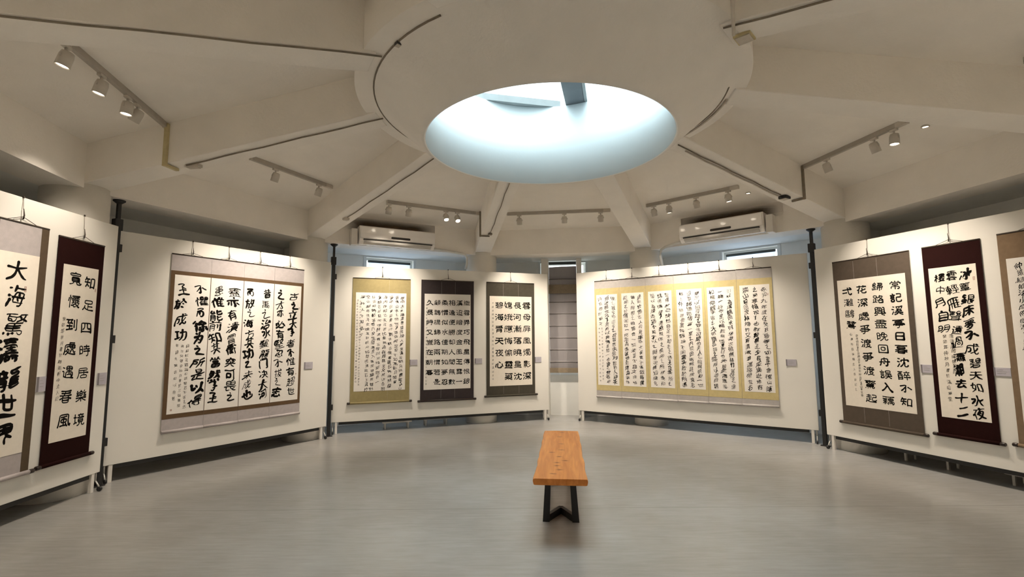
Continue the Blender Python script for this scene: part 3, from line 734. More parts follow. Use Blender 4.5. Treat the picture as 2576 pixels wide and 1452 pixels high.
def _thin(g):
    g = g.copy()
    while True:
        n = 0
        for step in (0, 1):
            p2 = np.roll(g, -1, 1); p3 = np.roll(p2, -1, 0); p4 = np.roll(g, -1, 0); p6 = np.roll(g, 1, 1)
            p5 = np.roll(p6, -1, 0); p8 = np.roll(g, 1, 0); p7 = np.roll(p6, 1, 0); p9 = np.roll(p2, 1, 0)
            q = [p2, p3, p4, p5, p6, p7, p8, p9]
            B = sum(x.astype(int) for x in q); A = sum((~q[i] & q[(i + 1) % 8]).astype(int) for i in range(8))
            c = (~(p2 & p4 & p6) & ~(p4 & p6 & p8)) if step == 0 else (~(p2 & p4 & p8) & ~(p2 & p6 & p8))
            k = g & (B >= 2) & (B <= 6) & (A == 1) & c
            n += int(k.sum()); g &= ~k
        if n == 0: return g
def _trace(g):
    px = set(map(tuple, np.argwhere(g)))
    def nb(p):
        x, y = p; out = [q for q in ((x + 1, y), (x - 1, y), (x, y + 1), (x, y - 1)) if q in px]
        for dx in (-1, 1):
            for dy in (-1, 1):
                q = (x + dx, y + dy)
                if q in px and (x + dx, y) not in px and (x, y + dy) not in px: out.append(q)
        return out
    NB = {p: nb(p) for p in px}
    nodes = {p for p in px if len(NB[p]) != 2}
    seen = set(); paths = []
    def walk(a, b):
        path = [a, b]; seen.add((a, b))
        while path[-1] not in nodes:
            nx = [q for q in NB[path[-1]] if q != path[-2]]
            if not nx or nx[0] == path[0]: break
            path.append(nx[0])
        seen.add((path[-1], path[-2])); return path
    for p in nodes:
        for q in NB[p]:
            if (p, q) not in seen: paths.append(walk(p, q))
    used = {p for pa in paths for p in pa}
    for p in px:
        if p not in used and len(NB[p]) == 2:
            pa = [p, NB[p][0]]
            while True:
                nx = [q for q in NB[pa[-1]] if q != pa[-2]]
                if not nx or nx[0] == p: break
                pa.append(nx[0])
            used.update(pa); paths.append(pa + [p])
    paths = [pa for pa in paths if not (len(pa) <= 4 and (len(NB[pa[0]]) > 2) != (len(NB[pa[-1]]) > 2))]
    # join the straightest pairs at junctions
    P = [np.array(pa, float) for pa in paths]
    while True:
        best = None
        for i in range(len(P)):
            for j in range(i, len(P)):
                for ei in (0, 1):
                    for ej in (0, 1):
                        if i == j: continue
                        a = P[i] if ei else P[i][::-1]; b = P[j] if ej == 0 else P[j][::-1]
                        if np.abs(a[-1] - b[0]).max() > 2.1: continue
                        k = 6
                        da = a[-1] - a[max(0, len(a) - 1 - k)]; db = b[min(len(b) - 1, k)] - b[0]
                        na, nb_ = np.hypot(*da), np.hypot(*db)
                        if na < 1e-6 or nb_ < 1e-6: continue
                        c = float(da @ db) / (na * nb_)
                        if c > 0.72 and (best is None or c > best[0]): best = (c, i, j, np.vstack([a, b[1:]]))
        if best is None: break
        _, i, j, m = best
        P = [q for k_, q in enumerate(P) if k_ not in (i, j)] + [m]
    return P
HAND = {
 '之': '4.6,9 5.3,8.3|3,6.8 6.3,7.1 3.2,3.4 4,2.5 8.2,2.3', '不': '1.8,6.9 4.9,7.7 5.4,7 4.2,4.6 2.8,3.0|5.2,5.8 5.2,1.5 4.3,2.1|6.5,6 8.7,4.6',
 '以': '2.4,6.6 2.2,3.2 4,4.7|4.8,6.4 5.3,5.5|8,8.2 7,4.6 4.8,1.8|7,4.2 8.7,2.3', '而': '2.5,8.4 7,8.8 5,6.9 3.4,6 3,2.5|3.4,6 7,6.5 7.5,4 6.2,1.8 5.4,2.6|4.7,5.7 4.9,3.4',
 '也': '1.8,5 7.6,6.6 7.2,3.9|5,8.2 4.8,3.6|3.2,7 3,3.4 4.5,2 8.2,2.3 8.5,4.1', '其': '2.4,7.9 7.8,8.4|4,9.2 3.8,5|6.2,9.2 6.2,5|4,6.6 6,6.8|1.6,4.4 8.4,5|5,4.2 3,2|5.6,3.9 7.6,1.9',
 '事': '2.5,8 7.5,8.5 4.2,6.9 6.9,7.1 3.4,5.2 7.7,5.7 4,3.9|5.2,9.5 5.2,1.3 3.7,2.5', '为': '2.8,8.7 3.7,7.8|2.2,6.2 7.2,7.1 6.9,4 5.6,1.9 4.9,2.7|5,9.2 4.4,5.4 2.2,2.2|4.8,5 5.7,4.1',
 '亦': '5,9.2 5.5,8.3|1.8,6.7 8.2,7.3|4.2,6.4 3.4,2.8|5.8,6.6 5.9,2 5.0,2.7|2.6,5.2 1.8,3.7|7.2,5.2 8.3,3.7', '至': '2.8,8.6 7.2,8.9 4.4,6.7 7.4,6|3,4.7 7.3,5.1|5.2,6 5,2.4|1.8,2.1 8.4,2.4',
 '是': '3.6,8.9 3.8,6.4 6.8,6.8 6.6,9 3.8,8.7|3.8,7.6 6.4,7.8|1.6,5.2 8.5,5.9|5.3,5.4 5.1,2.6|5.2,4.2 7.4,4.4|3.6,4.3 2,1.9 4.8,2.7 8.8,1.4',
 '〃': '4.4,4.2 5.4,3.4|4.8,2.8 5.8,2'}
_gc = {}
def skeleton(ch):
    """pen strokes of a character in a unit box, each a smoothed list of points"""
    if ch in _gc: return _gc[ch]
    if ch in HAND:
        raw = [np.array([[float(v) for v in p.split(',')] for p in st.split(' ')]) / 10.0 * 1.22 - 0.11 for st in HAND[ch].split('|')]
        pre = True
    else:
        raw = [(p - 2) / GN * 1.04 - np.array([0.02, 0.08]) for p in _trace(_thin(_raster(ch)))]
        pre = False
    out = []
    for p in raw:
        if not pre:
            L = np.r_[0, np.cumsum(np.hypot(*np.diff(p, axis=0).T))]
            if L[-1] < 0.035: continue
            n = max(3, int(L[-1] / 0.10) + 1); t = np.linspace(0, L[-1], n)
            p = np.c_[np.interp(t, L, p[:, 0]), np.interp(t, L, p[:, 1])]
        d = p[-1] - p[0]
        if not pre and ((abs(d[0]) > abs(d[1]) * 0.9 and d[0] < 0) or (abs(d[0]) <= abs(d[1]) * 0.9 and d[1] > 0)): p = p[::-1]
        for _ in range(2):                                       # corner cutting
            a = 0.75 * p[:-1] + 0.25 * p[1:]; b = 0.25 * p[:-1] + 0.75 * p[1:]
            q = np.empty((2 * len(a), 2)); q[0::2] = a; q[1::2] = b
            p = np.vstack([p[:1], q, p[-1:]])
        L = np.r_[0, np.cumsum(np.hypot(*np.diff(p, axis=0).T))]
        n = max(5, min(22, int(L[-1] / 0.045) + 2)); t = np.linspace(0, L[-1], n)
        out.append(np.c_[np.interp(t, L, p[:, 0]), np.interp(t, L, p[:, 1])] - 0.5)
    out.sort(key=lambda p: (-round(float(p[0][1]) * 3.5), float(p[0][0])))
    _gc[ch] = out
    return out
STY = {  # half width, stroke jitter, slant, rotation, warp, ligature chance, taper, size jitter
 'clerk': (0.061, 0.12, 0.00, 0.025, 0.020, 0.00, 0.10, 0.05),
 'run': (0.063, 0.40, 0.17, 0.08, 0.065, 0.42, 0.62, 0.17),
 'cursive': (0.047, 0.38, 0.18, 0.12, 0.075, 0.5, 0.60, 0.22),
 'small': (0.040, 0.25, 0.12, 0.10, 0.050, 0.25, 0.50, 0.20)}
class Ink:
    def __init__(self, seed): self.v = []; self.f = []; self.rnd = random.Random(seed)
    def ribbon(self, pts, hw):
        n = len(pts); d = np.gradient(pts, axis=0); d /= np.maximum(np.hypot(d[:, 0], d[:, 1]), 1e-9)[:, None]
        nrm = np.c_[-d[:, 1], d[:, 0]]; base = len(self.v)
        pts = np.vstack([pts[:1] - d[:1] * hw[0] * 0.75, pts, pts[-1:] + d[-1:] * hw[-1] * 0.75])
        nrm = np.vstack([nrm[:1], nrm, nrm[-1:]]); h = np.r_[hw[0] * 0.45, hw, hw[-1] * 0.4]
        for p, q, w in zip(pts, nrm, h):
            a = p + q * w; b = p - q * w
            self.v.append((a[0], 0.0, a[1])); self.v.append((b[0], 0.0, b[1]))
        for i in range(n + 1): self.f.append([base + 2 * i, base + 2 * i + 1, base + 2 * i + 3, base + 2 * i + 2])
    def put(self, ch, x, z, w, h, style):
        rn = self.rnd; bw, jw, sh, jr, a, lig, tap, js = STY[style]
        ink = rn.uniform(0.78, 1.28) if style in ('run', 'cursive') else rn.uniform(0.92, 1.08)
        sx = w * (1 + rn.uniform(-js, js)); sz = h * (1 + rn.uniform(-js, js)); rot = rn.uniform(-jr, jr)
        ph = [rn.uniform(0, 6.28) for _ in range(4)]; c, s_ = CO(rot), S(rot); last = None
        st = skeleton(ch); tot = sum(float(np.hypot(*np.diff(p, axis=0).T).sum()) for p in st)
        dense = max(0.42, min(1.06, (3.4 / max(tot, 0.5)) ** 0.62))
        em = (sx + sz) / 2
        for k, p in enumerate(st):
            px = p[:, 0] + a * np.sin(3.1 * p[:, 1] + ph[0]) + a * 0.4 * np.sin(7 * p[:, 1] + ph[2])
            py = p[:, 1] + a * np.sin(3.3 * p[:, 0] + ph[1]) + a * 0.4 * np.sin(7 * p[:, 0] + ph[3]) + sh * p[:, 0]
            q = np.c_[x + (c * px - s_ * py) * sx, z + (s_ * px + c * py) * sz]
            d = q[-1] - q[0]; L = float(np.hypot(*d)) / em; t = np.linspace(0, 1, len(q))
            ang = math.atan2(-d[1], d[0])
            dirf = 1.0 + (0.22 * abs(S(ang)) - 0.10 if style != 'clerk' else (-0.06 * abs(S(ang))))
            f = bw * em * ink * dense * dirf * (1 + rn.uniform(-jw, jw))
            prof = 1.06 - 0.22 * np.sin(PI * t) if style == 'clerk' else 1.12 - 0.30 * np.sin(PI * np.minimum(1, t * 1.4)) * (1 if L > 0.3 else 0.3)
            if style == 'clerk':
                if d[0] > 0.15 * em and L > 0.45: prof = prof * (1 + 0.35 * t ** 3)
            else:
                prof = prof * (1 - tap * np.clip((t - 0.6) / 0.4, 0, 1) * rn.uniform(0.3, 1.0))
            self.ribbon(q, np.maximum(f * prof, 0.006 * em))
            if last is not None and rn.random() < lig:
                g = q[0] - last
                if float(np.hypot(*g)) < 0.42 * em:
                    mid = (last + q[0]) / 2 + np.array([-g[1], g[0]]) * 0.15
                    self.ribbon(np.array([last, (last + 2 * mid) / 3, mid, (q[0] + 2 * mid) / 3, q[0]]), np.array([0.020, 0.014, 0.012, 0.014, 0.020]) * em)
            last = q[-1]
        return last
    def column(self, text, x, z0, z1, w, h, style, dx=0.0):
        n = len(text)
        for i, ch in enumerate(text):
            t = i / max(1, n - 1)
            jx = 0 if style == 'clerk' else self.rnd.uniform(-.08, .08) * w
            jz = 0 if style == 'clerk' else self.rnd.uniform(-.07, .07) * h
            if ch != ' ': self.put(ch, x + dx * t + jx, z0 + (z1 - z0) * t + jz, w, h, style)

# ---------------------------------------------------------------- hanging scrolls
def scroll(p, u0, u1, z0, z1, paper, label, silkm, paperm, cols, small=(), group=None, borders=(), knobs=True, knobm='knob', rollm=None, seals=(), hookz=0.045, seed=1, top_wave=0.0, seams=()):
    """u0,u1,z0,z1: outline on the panel; paper: same for the paper; cols: (text, x, ztop, zbot, w, h, style[, dx])"""
    P = PANELS[p]; um = (u0 + u1) / 2
    t = thing('hanging_scroll', label, 'scroll', pw(p, um, 0, z0), P['rz'], group)
    X = lambda u: u - um
    Z = lambda z: z - z0
    # silk mount, gently waved sheet with thickness
    nseg = 14
    def sheet(bb, ua, ub, za, zb, ya, yb, wave=0.0):
        N = nseg if wave else 1
        fr = []; bk = []
        for i in range(N + 1):
            u = ua + (ub - ua) * i / N; w = wave * S(i * 1.7 + seed) if wave else 0
            fr.append((bb.bm.verts.new((X(u), ya, Z(za))), bb.bm.verts.new((X(u), ya, Z(zb) + w))))
            bk.append((bb.bm.verts.new((X(u), yb, Z(za))), bb.bm.verts.new((X(u), yb, Z(zb) + w))))
        for i in range(N):
            bb.bm.faces.new((fr[i][0], fr[i + 1][0], fr[i + 1][1], fr[i][1])); bb.bm.faces.new((bk[i][0], bk[i][1], bk[i + 1][1], bk[i + 1][0]))
            bb.bm.faces.new((fr[i][1], fr[i + 1][1], bk[i + 1][1], bk[i][1])); bb.bm.faces.new((fr[i][0], bk[i][0], bk[i + 1][0], fr[i + 1][0]))
        bb.bm.faces.new((fr[0][0], fr[0][1], bk[0][1], bk[0][0])); bb.bm.faces.new((fr[N][0], bk[N][0], bk[N][1], fr[N][1]))
    b = MB(); sheet(b, u0, u1, z0, z1, -0.0125, -0.0095, top_wave); b.build('silk_mount', M[silkm], t)
    for a0, a1, c0, c1, mm in borders:
        b = MB(); sheet(b, a0, a1, c0, c1, -0.0138, -0.0124); b.build('inner_border', M[mm], t)
    if seams:
        b = MB()
        for us in seams:
            b.box(X(us) - 0.0008, X(us) + 0.0008, -0.0130, -0.0124, Z(paper[3]), Z(z1) - 0.02)
            b.box(X(us) - 0.0008, X(us) + 0.0008, -0.0130, -0.0124, Z(z0) + 0.03, Z(paper[2]))
        b.build('fold_crease', M['silk_stone'], t)
    b = MB(); sheet(b, paper[0], paper[1], paper[2], paper[3], -0.0150, -0.0136); pa = b.build('paper', M[paperm], t)
    me = pa.data; me.materials.append(M['ink']); me.materials.append(M['ink_pale'])
    pbm = bmesh.new(); pbm.from_mesh(me)
    def lay(ik, mi):
        vs = [pbm.verts.new((a, -0.0157, c)) for a, _, c in ik.v]
        for f in ik.f:
            fc = pbm.faces.new([vs[i] for i in f]); fc.material_index = mi
            fc.normal_update()
            if fc.normal.y > 0: fc.normal_flip()
    ink = Ink(seed)
    for c in cols: ink.column(c[0], X(c[1]), Z(c[2]), Z(c[3]), c[4], c[5], c[6], c[7] if len(c) > 7 else 0.0)
    lay(ink, 1)
    if small:
        ik = Ink(seed + 50)
        for c in small: ik.column(c[0], X(c[1]), Z(c[2]), Z(c[3]), c[4], c[5], 'small', c[6] if len(c) > 6 else 0.0)
        lay(ik, 2)
    pbm.to_mesh(me); pbm.free()
    for us, zs_, w, h in seals:
        b = MB()
        b.box(X(us) - w / 2, X(us) + w / 2, -0.0157, -0.0148, Z(zs_) - h / 2, Z(zs_) - h / 2 + w * .2); b.box(X(us) - w / 2, X(us) + w / 2, -0.0157, -0.0148, Z(zs_) + h / 2 - w * .2, Z(zs_) + h / 2)
        b.box(X(us) - w / 2, X(us) - w * .3, -0.0157, -0.0148, Z(zs_) - h / 2, Z(zs_) + h / 2); b.box(X(us) + w * .3, X(us) + w / 2, -0.0157, -0.0148, Z(zs_) - h / 2, Z(zs_) + h / 2)
        b.box(X(us) - w * .1, X(us) + w * .1, -0.0157, -0.0148, Z(zs_) - h * .3, Z(zs_) + h * .3)
        b.build('seal', M['seal'], pa)
    # rods
    b = MB(); b.tube([(X(u0) + 0.001, -0.010, Z(z1)), (X(u1) - 0.001, -0.010, Z(z1))], 0.008, 10); b.build('top_rod', M['cord'] if rollm is None else M['cord'], t)
    rr = 0.017
    b = MB(); b.tube([(X(u0) + 0.001, -0.0195, Z(z0)), (X(u1) - 0.001, -0.0195, Z(z0))], rr, 14); rl = b.build('bottom_roller', M[rollm or silkm], t)
    if knobs:
        for s, ue in ((-1, u0), (1, u1)):
            b = MB(); b.lathe([(0.015, 0.0), (0.018, 0.004), (0.018, 0.036), (0.014, 0.042)], 16, centre=(X(ue), -0.0205, Z(z0)), axis=Vector((s, 0, 0)))
            b.build('roller_knob', M[knobm], rl)
    # cord, hook, wire up to the panel's top edge
    hz = Z(z1) + hookz
    b = MB(); sp = min(0.14, (u1 - u0) * 0.32)
    b.tube([(-sp, -0.012, Z(z1)), (0, -0.014, hz)], 0.0022, 6); b.tube([(0, -0.014, hz), (sp, -0.012, Z(z1))], 0.0022, 6); b.build('hanging_cord', M['cord'], t)
    b = MB(); b.tube([(0, -0.016, hz - 0.02), (0.004, -0.018, hz + 0.012), (-0.003, -0.016, hz + 0.065)], [0.006, 0.005, 0.0022], 8); b.build('hook', M['cord'], t)
    b = MB(); b.tube([(0, -0.010, hz + 0.06), (0, -0.004, PZ1 - z0 + 0.004)], 0.0022, 6); b.build('hanging_wire', M['wire'], t)
    b = MB(); b.box(-0.006, 0.006, -0.008, -0.001, PZ1 - z0 - 0.006, PZ1 - z0 + 0.010); b.build('wire_clip', M['cord'], t)
    return t

# panel 1
scroll('P1', 1.335, 1.825, 0.375, 2.365, (1.405, 1.755, 0.545, 2.12), 'tall grey pink scroll cut by the left edge with one column of large brush characters', 'silk_pink', 'paper_warm',
       [('大海驚濤龍世界', 1.570, 1.985, 0.715, 0.200, 0.185, 'run', 0.02)], borders=[(1.335, 1.402, 0.375, 2.365, 'silk_strip'), (1.757, 1.825, 0.375, 2.365, 'silk_strip')],
       seals=[(1.655, 1.84, 0.018, 0.045)], seed=11, hookz=0.05)
scroll('P1', 1.925, 2.43, 0.383, 2.335, (1.99, 2.375, 0.562, 2.10), 'narrow maroon scroll with two columns of seven dark characters on the left edge panel', 'silk_maroon', 'paper_warm',
       [('知足四時居樂境', 2.285, 1.965, 0.72, 0.135, 0.118, 'clerk', 0.0), ('寬懷到處遇春風', 2.125, 1.99, 0.735, 0.142, 0.126, 'clerk', 0.0)],
       small=[('癸卯年秋月書於聽雨軒中主人記', 2.035, 1.62, 0.93, 0.036, 0.040)], seals=[(2.355, 1.90, 0.014, 0.03)], seed=12, hookz=0.05)
# panel 2: four joined scrolls
G4 = 'four joined scrolls of the left set'
ub = [0.495, 0.925, 1.322, 1.730, 2.168]
T4 = [([('不懼而徐为之所是以得', 0.30), ('至於成功', 0.10)], 'leftmost of the four joined scrolls, with three small columns under its left text'),
      ([('蓋亦有潰冒衝突可畏之', 0.27), ('患惟能前知其當然事至', 0.085)], 'second from the left of the four joined scrolls'),
      ([('昔禹之治水鑿龍门决大河', 0.295), ('而放之海方其功之未成也', 0.085)], 'third from the left of the four joined scrolls'),
      ([('古之立大事者不惟有超世', 0.275), ('之才亦必有堅忍不拔之志', 0.085)], 'rightmost of the four joined scrolls beside the caption card')]
for i, (tx, lb) in enumerate(T4):
    a, c = ub[i] + 0.001, ub[i + 1] - 0.001
    pa0 = a + (0.042 if i == 0 else 0.003); pa1 = c - (0.036 if i == 3 else 0.003)
    cols = []; off = 0.02 if i == 0 else 0.0
    for tt, dx in tx:
        if len(tt) == 4: cols.append((tt, a + 0.105 + off, 2.00, 1.50, 0.145, 0.150, 'run'))
        else:
            st = 2.02; w = 0.148 if len(tt) == 10 else 0.130
            cols.append((tt, a + dx + off + 0.01, st, 0.735, w, 0.136 if len(tt) == 10 else 0.126, 'run', 0.0))
    sm = []
    if i == 0:
        sm = [('錄蘇軾晁錯論句語堅忍不拔之志', a + 0.215, 1.36, 0.68, 0.036, 0.040), ('歲次癸卯仲秋月書於三餘書屋', a + 0.160, 1.36, 0.70, 0.034, 0.038), ('敬錄先賢名句以自勉', a + 0.105, 1.37, 0.78, 0.034, 0.040)]
    scroll('P2', a, c, 0.425, 2.402, (pa0, pa1, 0.612, 2.168), lb, 'silk_pink', 'paper', cols, small=sm, group=G4,
           borders=[(a, c, 0.562, 2.213, 'silk_brown')], knobs=False, rollm='silk_pink', seed=21 + i, hookz=0.035,
           seals=([(a + 0.085, 0.655, 0.018, 0.018)] if i == 0 else [(c - 0.06, 1.86, 0.014, 0.03), (c - 0.075, 0.96, 0.016, 0.014)] if i == 3 else []))
# panel 3: three scrolls
LONG = ['庭中古木蔭濃書聲琅琅入夢來清風明月無盡藏江山', '寄情山水之間世事浮雲何足問不如高臥且加餐', '夢中說夢兩重虛行到水窮處坐看雲起時偶然值', '海內存知己天涯若比鄰無為在歧路兒女共沾巾明', '童顏若可駐何惜醉流霞三徑就荒松菊猶存一', '好雨知時節當春乃發生隨風潛入夜潤物細無聲野', '空山新雨後天氣晚來秋明月松間照清泉石上流竹', '深林人不知此夕']
xs8 = [1.012, 0.925, 0.835, 0.742, 0.655, 0.570, 0.485, 0.400]
cols = []
for i, tt in enumerate(LONG):
    zb = 0.655 if i in (0, 3, 5, 6) else 0.70 if i == 2 else 0.76
    if i == 7: zb = 1.50
    cols.append((tt, xs8[i] + 0.02, 2.09, zb, 0.062, 0.056, 'cursive', -0.012))
scroll('P3', 0.262, 1.160, 0.447, 2.387, (0.312, 1.092, 0.624, 2.160), 'olive gold scroll covered in small dense cursive columns', 'silk_olive', 'paper', cols,
       small=[('右錄古人詩句數則歲在癸卯年仲秋之月書於聽雨軒中以誌不忘也弟子某', 0.495 - 0.09 - 0.022, 2.02, 0.73, 0.032, 0.032), ('清風徐來水波不興舉酒屬客誦明月之詩歌窈窕之章少焉月出於東山', 0.495 - 0.145 - 0.022 + 0.01, 2.03, 0.78, 0.032, 0.032)],
       group='three scrolls on the rear left panel', seals=[(1.058, 2.02, 0.012, 0.03)], seed=31, seams=(0.82,), top_wave=0.004)
xs6 = [2.098, 1.972, 1.848, 1.727, 1.600, 1.478]
T6 = ['織雲弄巧飛星傳恨銀', '漢迢暗度金風玉露一', '相逢便勝却人間無數', '柔情似水佳期如夢忍', '顧鵲橋歸路兩情若是', '久長時又豈在朝暮']
scroll('P3', 1.333, 2.222, 0.430, 2.390, (1.387, 2.166, 0.606, 2.165), 'plum black scroll with a grid of six columns of bold square characters', 'silk_navy', 'paper',
       [(tt, xs6[i], 2.025, 0.725 if len(tt) == 9 else 0.725 + 1.3 / 8, 0.118, 0.098, 'clerk') for i, tt in enumerate(T6)],
       small=[('秦觀鵲橋仙詞癸卯秋日書於溪山草堂之北窗下心遠地自偏', 1.425, 1.98, 0.70, 0.026, 0.030)], group='three scrolls on the rear left panel', seals=[(2.150, 1.78, 0.011, 0.03)], seed=32, rollm='knob', seams=(1.67, 1.90), top_wave=0.003)
xs4 = [3.180, 3.008, 2.842, 2.675]
T7 = ['雲母屏風燭影深', '長河漸落曉星沈', '嫦娥應悔偷靈藥', '碧海青天夜心']
scroll('P3', 2.447, 3.330, 0.456, 2.390, (2.503, 3.277, 0.622, 2.153), 'moss grey scroll with four columns of large bold square characters', 'silk_moss', 'paper_warm',
       [(tt, xs4[i], 2.0, 0.78 if len(tt) == 7 else 0.78 + 1.22 / 6, 0.160, 0.130, 'clerk') for i, tt in enumerate(T7)],
       small=[('李商隱嫦娥詩歲次癸卯年八月既望書於溪山草堂', 2.560, 2.03, 0.74, 0.034, 0.036)], group='three scrolls on the rear left panel', seals=[(3.247, 1.88, 0.012, 0.03)], seed=33, rollm='silk_moss', seams=(2.75, 3.03), top_wave=0.003)
# panel 4: six scrolls
G6 = 'six yellow bordered scrolls of the rear right set'
vb = [0.352, 0.802, 1.257, 1.710, 2.166, 2.625, 3.094]
TX = [('後之視今亦由今之視昔悲夫故列敘時人錄其', '所述雖世殊事異所以興懷其致一也後之覽者亦', '將有感於斯文'),
      ('終期於盡古人云死生亦大矣豈不痛哉每攬', '昔人興感之由若合一契未嘗不臨文嗟悼', '能喻之於懷固知一死生為虛誕齊彭殤為妄作'),
      ('暫得於己快然自足不知老之將至及其所之', '既倦情隨事遷感慨係之矣向之所欣俛仰', '間以為陳迹猶不能不以之興懷況脩短隨化'),
      ('懷足以極視聽之娛信可樂也夫人之相與俯仰一世', '或取諸懷抱悟言一室之內或因寄所託放浪形', '骸之外雖趣舍萬殊靜躁不同當其欣於所遇'),
      ('引以為流觴曲水列坐其次雖無絲竹管弦之盛', '一觴一詠亦足以暢敘幽情是日也天朗氣清惠風', '和暢仰觀宇宙之大俯察品類之盛所以遊目騁'),
      ('永和九年歲在癸丑暮春之初會于會稽山陰', '之蘭亭脩禊事也群賢畢至少長咸集此地有', '崇山峻領茂林脩竹又有清流激湍暎帶左右')]
ORD = ['leftmost', 'second from the left', 'third from the left', 'fourth from the left', 'fifth from the left', 'rightmost']
for i in range(6):
    a, c = vb[i] + 0.001, vb[i + 1] - 0.001; m0 = a + (0.032 if i == 0 else 0.037); m1 = c - 0.037
    z0 = 0.438 + 0.003 * i; pz0 = 0.632 + 0.002 * i; pz1 = 2.160 + 0.003 * i
    w = m1 - m0; cols = []; sm = []
    for j, tt in enumerate(TX[i]):
        x = m1 - w * (0.19 + 0.31 * j); zb = pz0 + 0.065
        if i == 0 and j == 2:
            zb = pz1 - 0.075 - 0.42
            sm = [('歲次癸卯年秋錄蘭亭序全文於溪山草堂', x + 0.022, zb - 0.08, pz0 + 0.10, 0.026, 0.030), ('書聖真跡臨習心得記之以誌感懷', x - 0.03, zb - 0.08, pz0 + 0.07, 0.026, 0.030)]
        cols.append((tt, x, pz1 - 0.070, zb, 0.078, 0.072, 'cursive'))
    scroll('P4', a, c, z0, 2.398 + 0.003 * i, (m0, m1, pz0, pz1), ORD[i] + ' of the six yellow bordered scrolls on the rear right panel', 'silk_stone', 'paper', cols, small=sm, group=G6,
           borders=[(a + 0.0005, c - 0.0005, 0.542, 2.268, 'silk_yellow')], knobs=False, rollm='silk_stone', seed=41 + i, top_wave=0.005, hookz=0.035,
           seals=([(m1 - 0.025, 2.03, 0.014, 0.03)] if i == 5 else []))
# panel 5
scroll('P5', 0.250, 1.155, 0.372, 2.358, (0.300, 1.100, 0.580, 2.120), 'taupe scroll with four columns of dark characters on the right edge panel', 'silk_taupe', 'paper_warm',
       [('常記溪亭日暮沈醉不知', 0.985, 2.00, 0.70, 0.140, 0.110, 'clerk', 0.02), ('歸路興盡晚回舟誤入藕', 0.790, 2.00, 0.70, 0.140, 0.110, 'clerk', 0.02),
        ('花深處爭渡爭渡驚起', 0.600, 1.985, 0.70, 0.140, 0.110, 'clerk', 0.02), ('弌灘鷗鷺', 0.420, 1.975, 1.565, 0.132, 0.105, 'clerk', 0.02)],
       small=[('李清照如夢令詞歲次癸卯年仲秋月於溪山草堂書', 0.500, 1.43, 0.72, 0.032, 0.036, 0.01), ('心遠地自偏樓主人偶題記之', 0.432, 1.45, 0.78, 0.030, 0.034, 0.01)], seals=[(1.035, 1.87, 0.014, 0.03)], seed=51, hookz=0.045, seams=(0.52, 0.80))
scroll('P5', 1.285, 1.802, 0.407, 2.363, (1.333, 1.750, 0.590, 2.131), 'narrow maroon scroll with running brush characters on the right edge panel', 'silk_maroon', 'paper_warm',
       [('冰簟銀床夢不成碧天如水夜', 1.655, 2.04, 0.665, 0.118, 0.108, 'run', 0.0), ('雲輕雁聲遠過瀟湘去十二', 1.535, 2.03, 0.665, 0.112, 0.108, 'run', 0.0), ('樓中月自明', 1.425, 2.03, 1.50, 0.110, 0.108, 'run', 0.0)],
       small=[('唐溫庭筠瑤瑟怨詩', 1.490, 1.42, 1.06, 0.040, 0.044), ('癸卯年仲秋月書於溪山草堂', 1.425, 1.42, 0.78, 0.038, 0.044)], seals=[(1.725, 1.985, 0.016, 0.035)], seed=52, hookz=0.045)
scroll('P5', 1.935, 2.50, 0.421, 2.377, (1.987, 2.45, 0.60, 2.135), 'tan scroll cut by the right edge with small cursive columns', 'silk_tan', 'paper',
       [('仲維結如法小成府郎深金月清照', 2.075, 2.06, 1.25, 0.060, 0.060, 'cursive'), ('空山新雨後天氣晚來秋明月松間照清泉', 2.185, 2.06, 0.70, 0.065, 0.065, 'cursive'), ('隨意春芳歇王孫自可留竹喧歸浣女蓮動', 2.295, 2.06, 0.70, 0.065, 0.065, 'cursive')], seed=53, hookz=0.045)

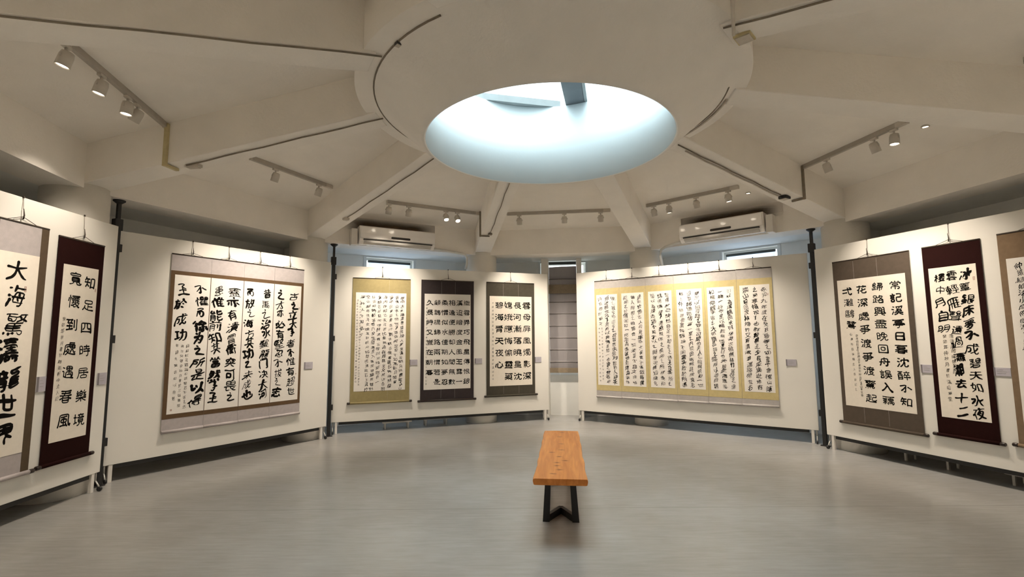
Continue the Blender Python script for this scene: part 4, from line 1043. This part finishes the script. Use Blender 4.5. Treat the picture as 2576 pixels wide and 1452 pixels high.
# ---------------------------------------------------------------- bench
bx, by = 0.327, 3.54
brz = -math.atan2(0.172, 1.765)
t = thing('wooden_bench', 'honey coloured live edge wooden bench on black metal legs in the middle of the floor', 'bench', (bx, by, 0), brz)
le = [(-0.190, 0.0), (-0.193, 0.03), (-0.184, 0.25), (-0.178, 0.42), (-0.183, 0.56), (-0.178, 0.66), (-0.180, 0.85), (-0.171, 1.15), (-0.176, 1.30), (-0.168, 1.45), (-0.173, 1.62), (-0.166, 1.80)]
re = [(0.193, 0.0), (0.194, 0.03), (0.188, 0.30), (0.195, 0.54), (0.186, 0.72), (0.192, 0.95), (0.196, 1.15), (0.190, 1.32), (0.196, 1.55), (0.192, 1.80)]
def edge(pts, y):
    for (x0, y0), (x1, y1) in zip(pts, pts[1:]):
        if y0 <= y <= y1:
            s = (y - y0) / (y1 - y0); s = s * s * (3 - 2 * s); return x0 + (x1 - x0) * s
    return pts[-1][0]
b = MB(); N = 40; rows = []
for i in range(N + 1):
    y = 1.80 * i / N; l, r = edge(le, y), edge(re, y)
    endc = 0.004 * S(i * 0.9)
    prof = [(l + 0.012, 0.398), (l + 0.004, 0.402), (l - 0.001 + endc * .3, 0.425), (l + 0.003, 0.440), (l + 0.012, 0.4425), (-0.06, 0.443), (0.06, 0.443), (r - 0.012, 0.4425), (r - 0.003, 0.440), (r + 0.001, 0.425), (r - 0.004, 0.402), (r - 0.012, 0.398)]
    rows.append([b.bm.verts.new((x, y, z)) for x, z in prof])
n = len(rows[0])
for i in range(N):
    for j in range(n):
        b.bm.faces.new((rows[i][j], rows[i][(j + 1) % n], rows[i + 1][(j + 1) % n], rows[i + 1][j]))
b.bm.faces.new(rows[0][::-1]); b.bm.faces.new(rows[N])
b.build('seat_slab', M['wood'], t, bevel=0.002)
for yl, s in ((0.44, 1), (1.43, 1)):
    b = MB(); b.box(-0.13, 0.13, yl - 0.03, yl + 0.03, 0.390, 0.398); fr = b.build('leg_frame', M['black'], t)
    for sx in (-1, 1):
        xt, xb = sx * 0.092, sx * 0.115
        b = MB(); w = 0.027
        b.hexa([(xb - w, yl - 0.012, 0.0), (xb + w, yl - 0.012, 0.0), (xb + w, yl + 0.045, 0.0), (xb - w, yl + 0.045, 0.0)],
               [(xt - w * .8, yl - 0.012, 0.392), (xt + w * .8, yl - 0.012, 0.392), (xt + w * .8, yl + 0.045, 0.392), (xt - w * .8, yl + 0.045, 0.392)])
        b.build('leg', M['black'], fr, bevel=0.002)
        b = MB()
        y0, y1 = yl, yl + s * 0.21
        A = Vector((sx * 0.108, y0, 0)); B = Vector((0, y1, 0)); dd = (B - A).normalized(); nn = Vector((-dd.y, dd.x, 0)) * 0.016
        b.hexa([A - nn, A + nn, B + nn, B - nn], [v + Vector((0, 0, 0.05)) for v in (A - nn, A + nn, B + nn, B - nn)])
        b.build('chevron_bar', M['black'], fr)
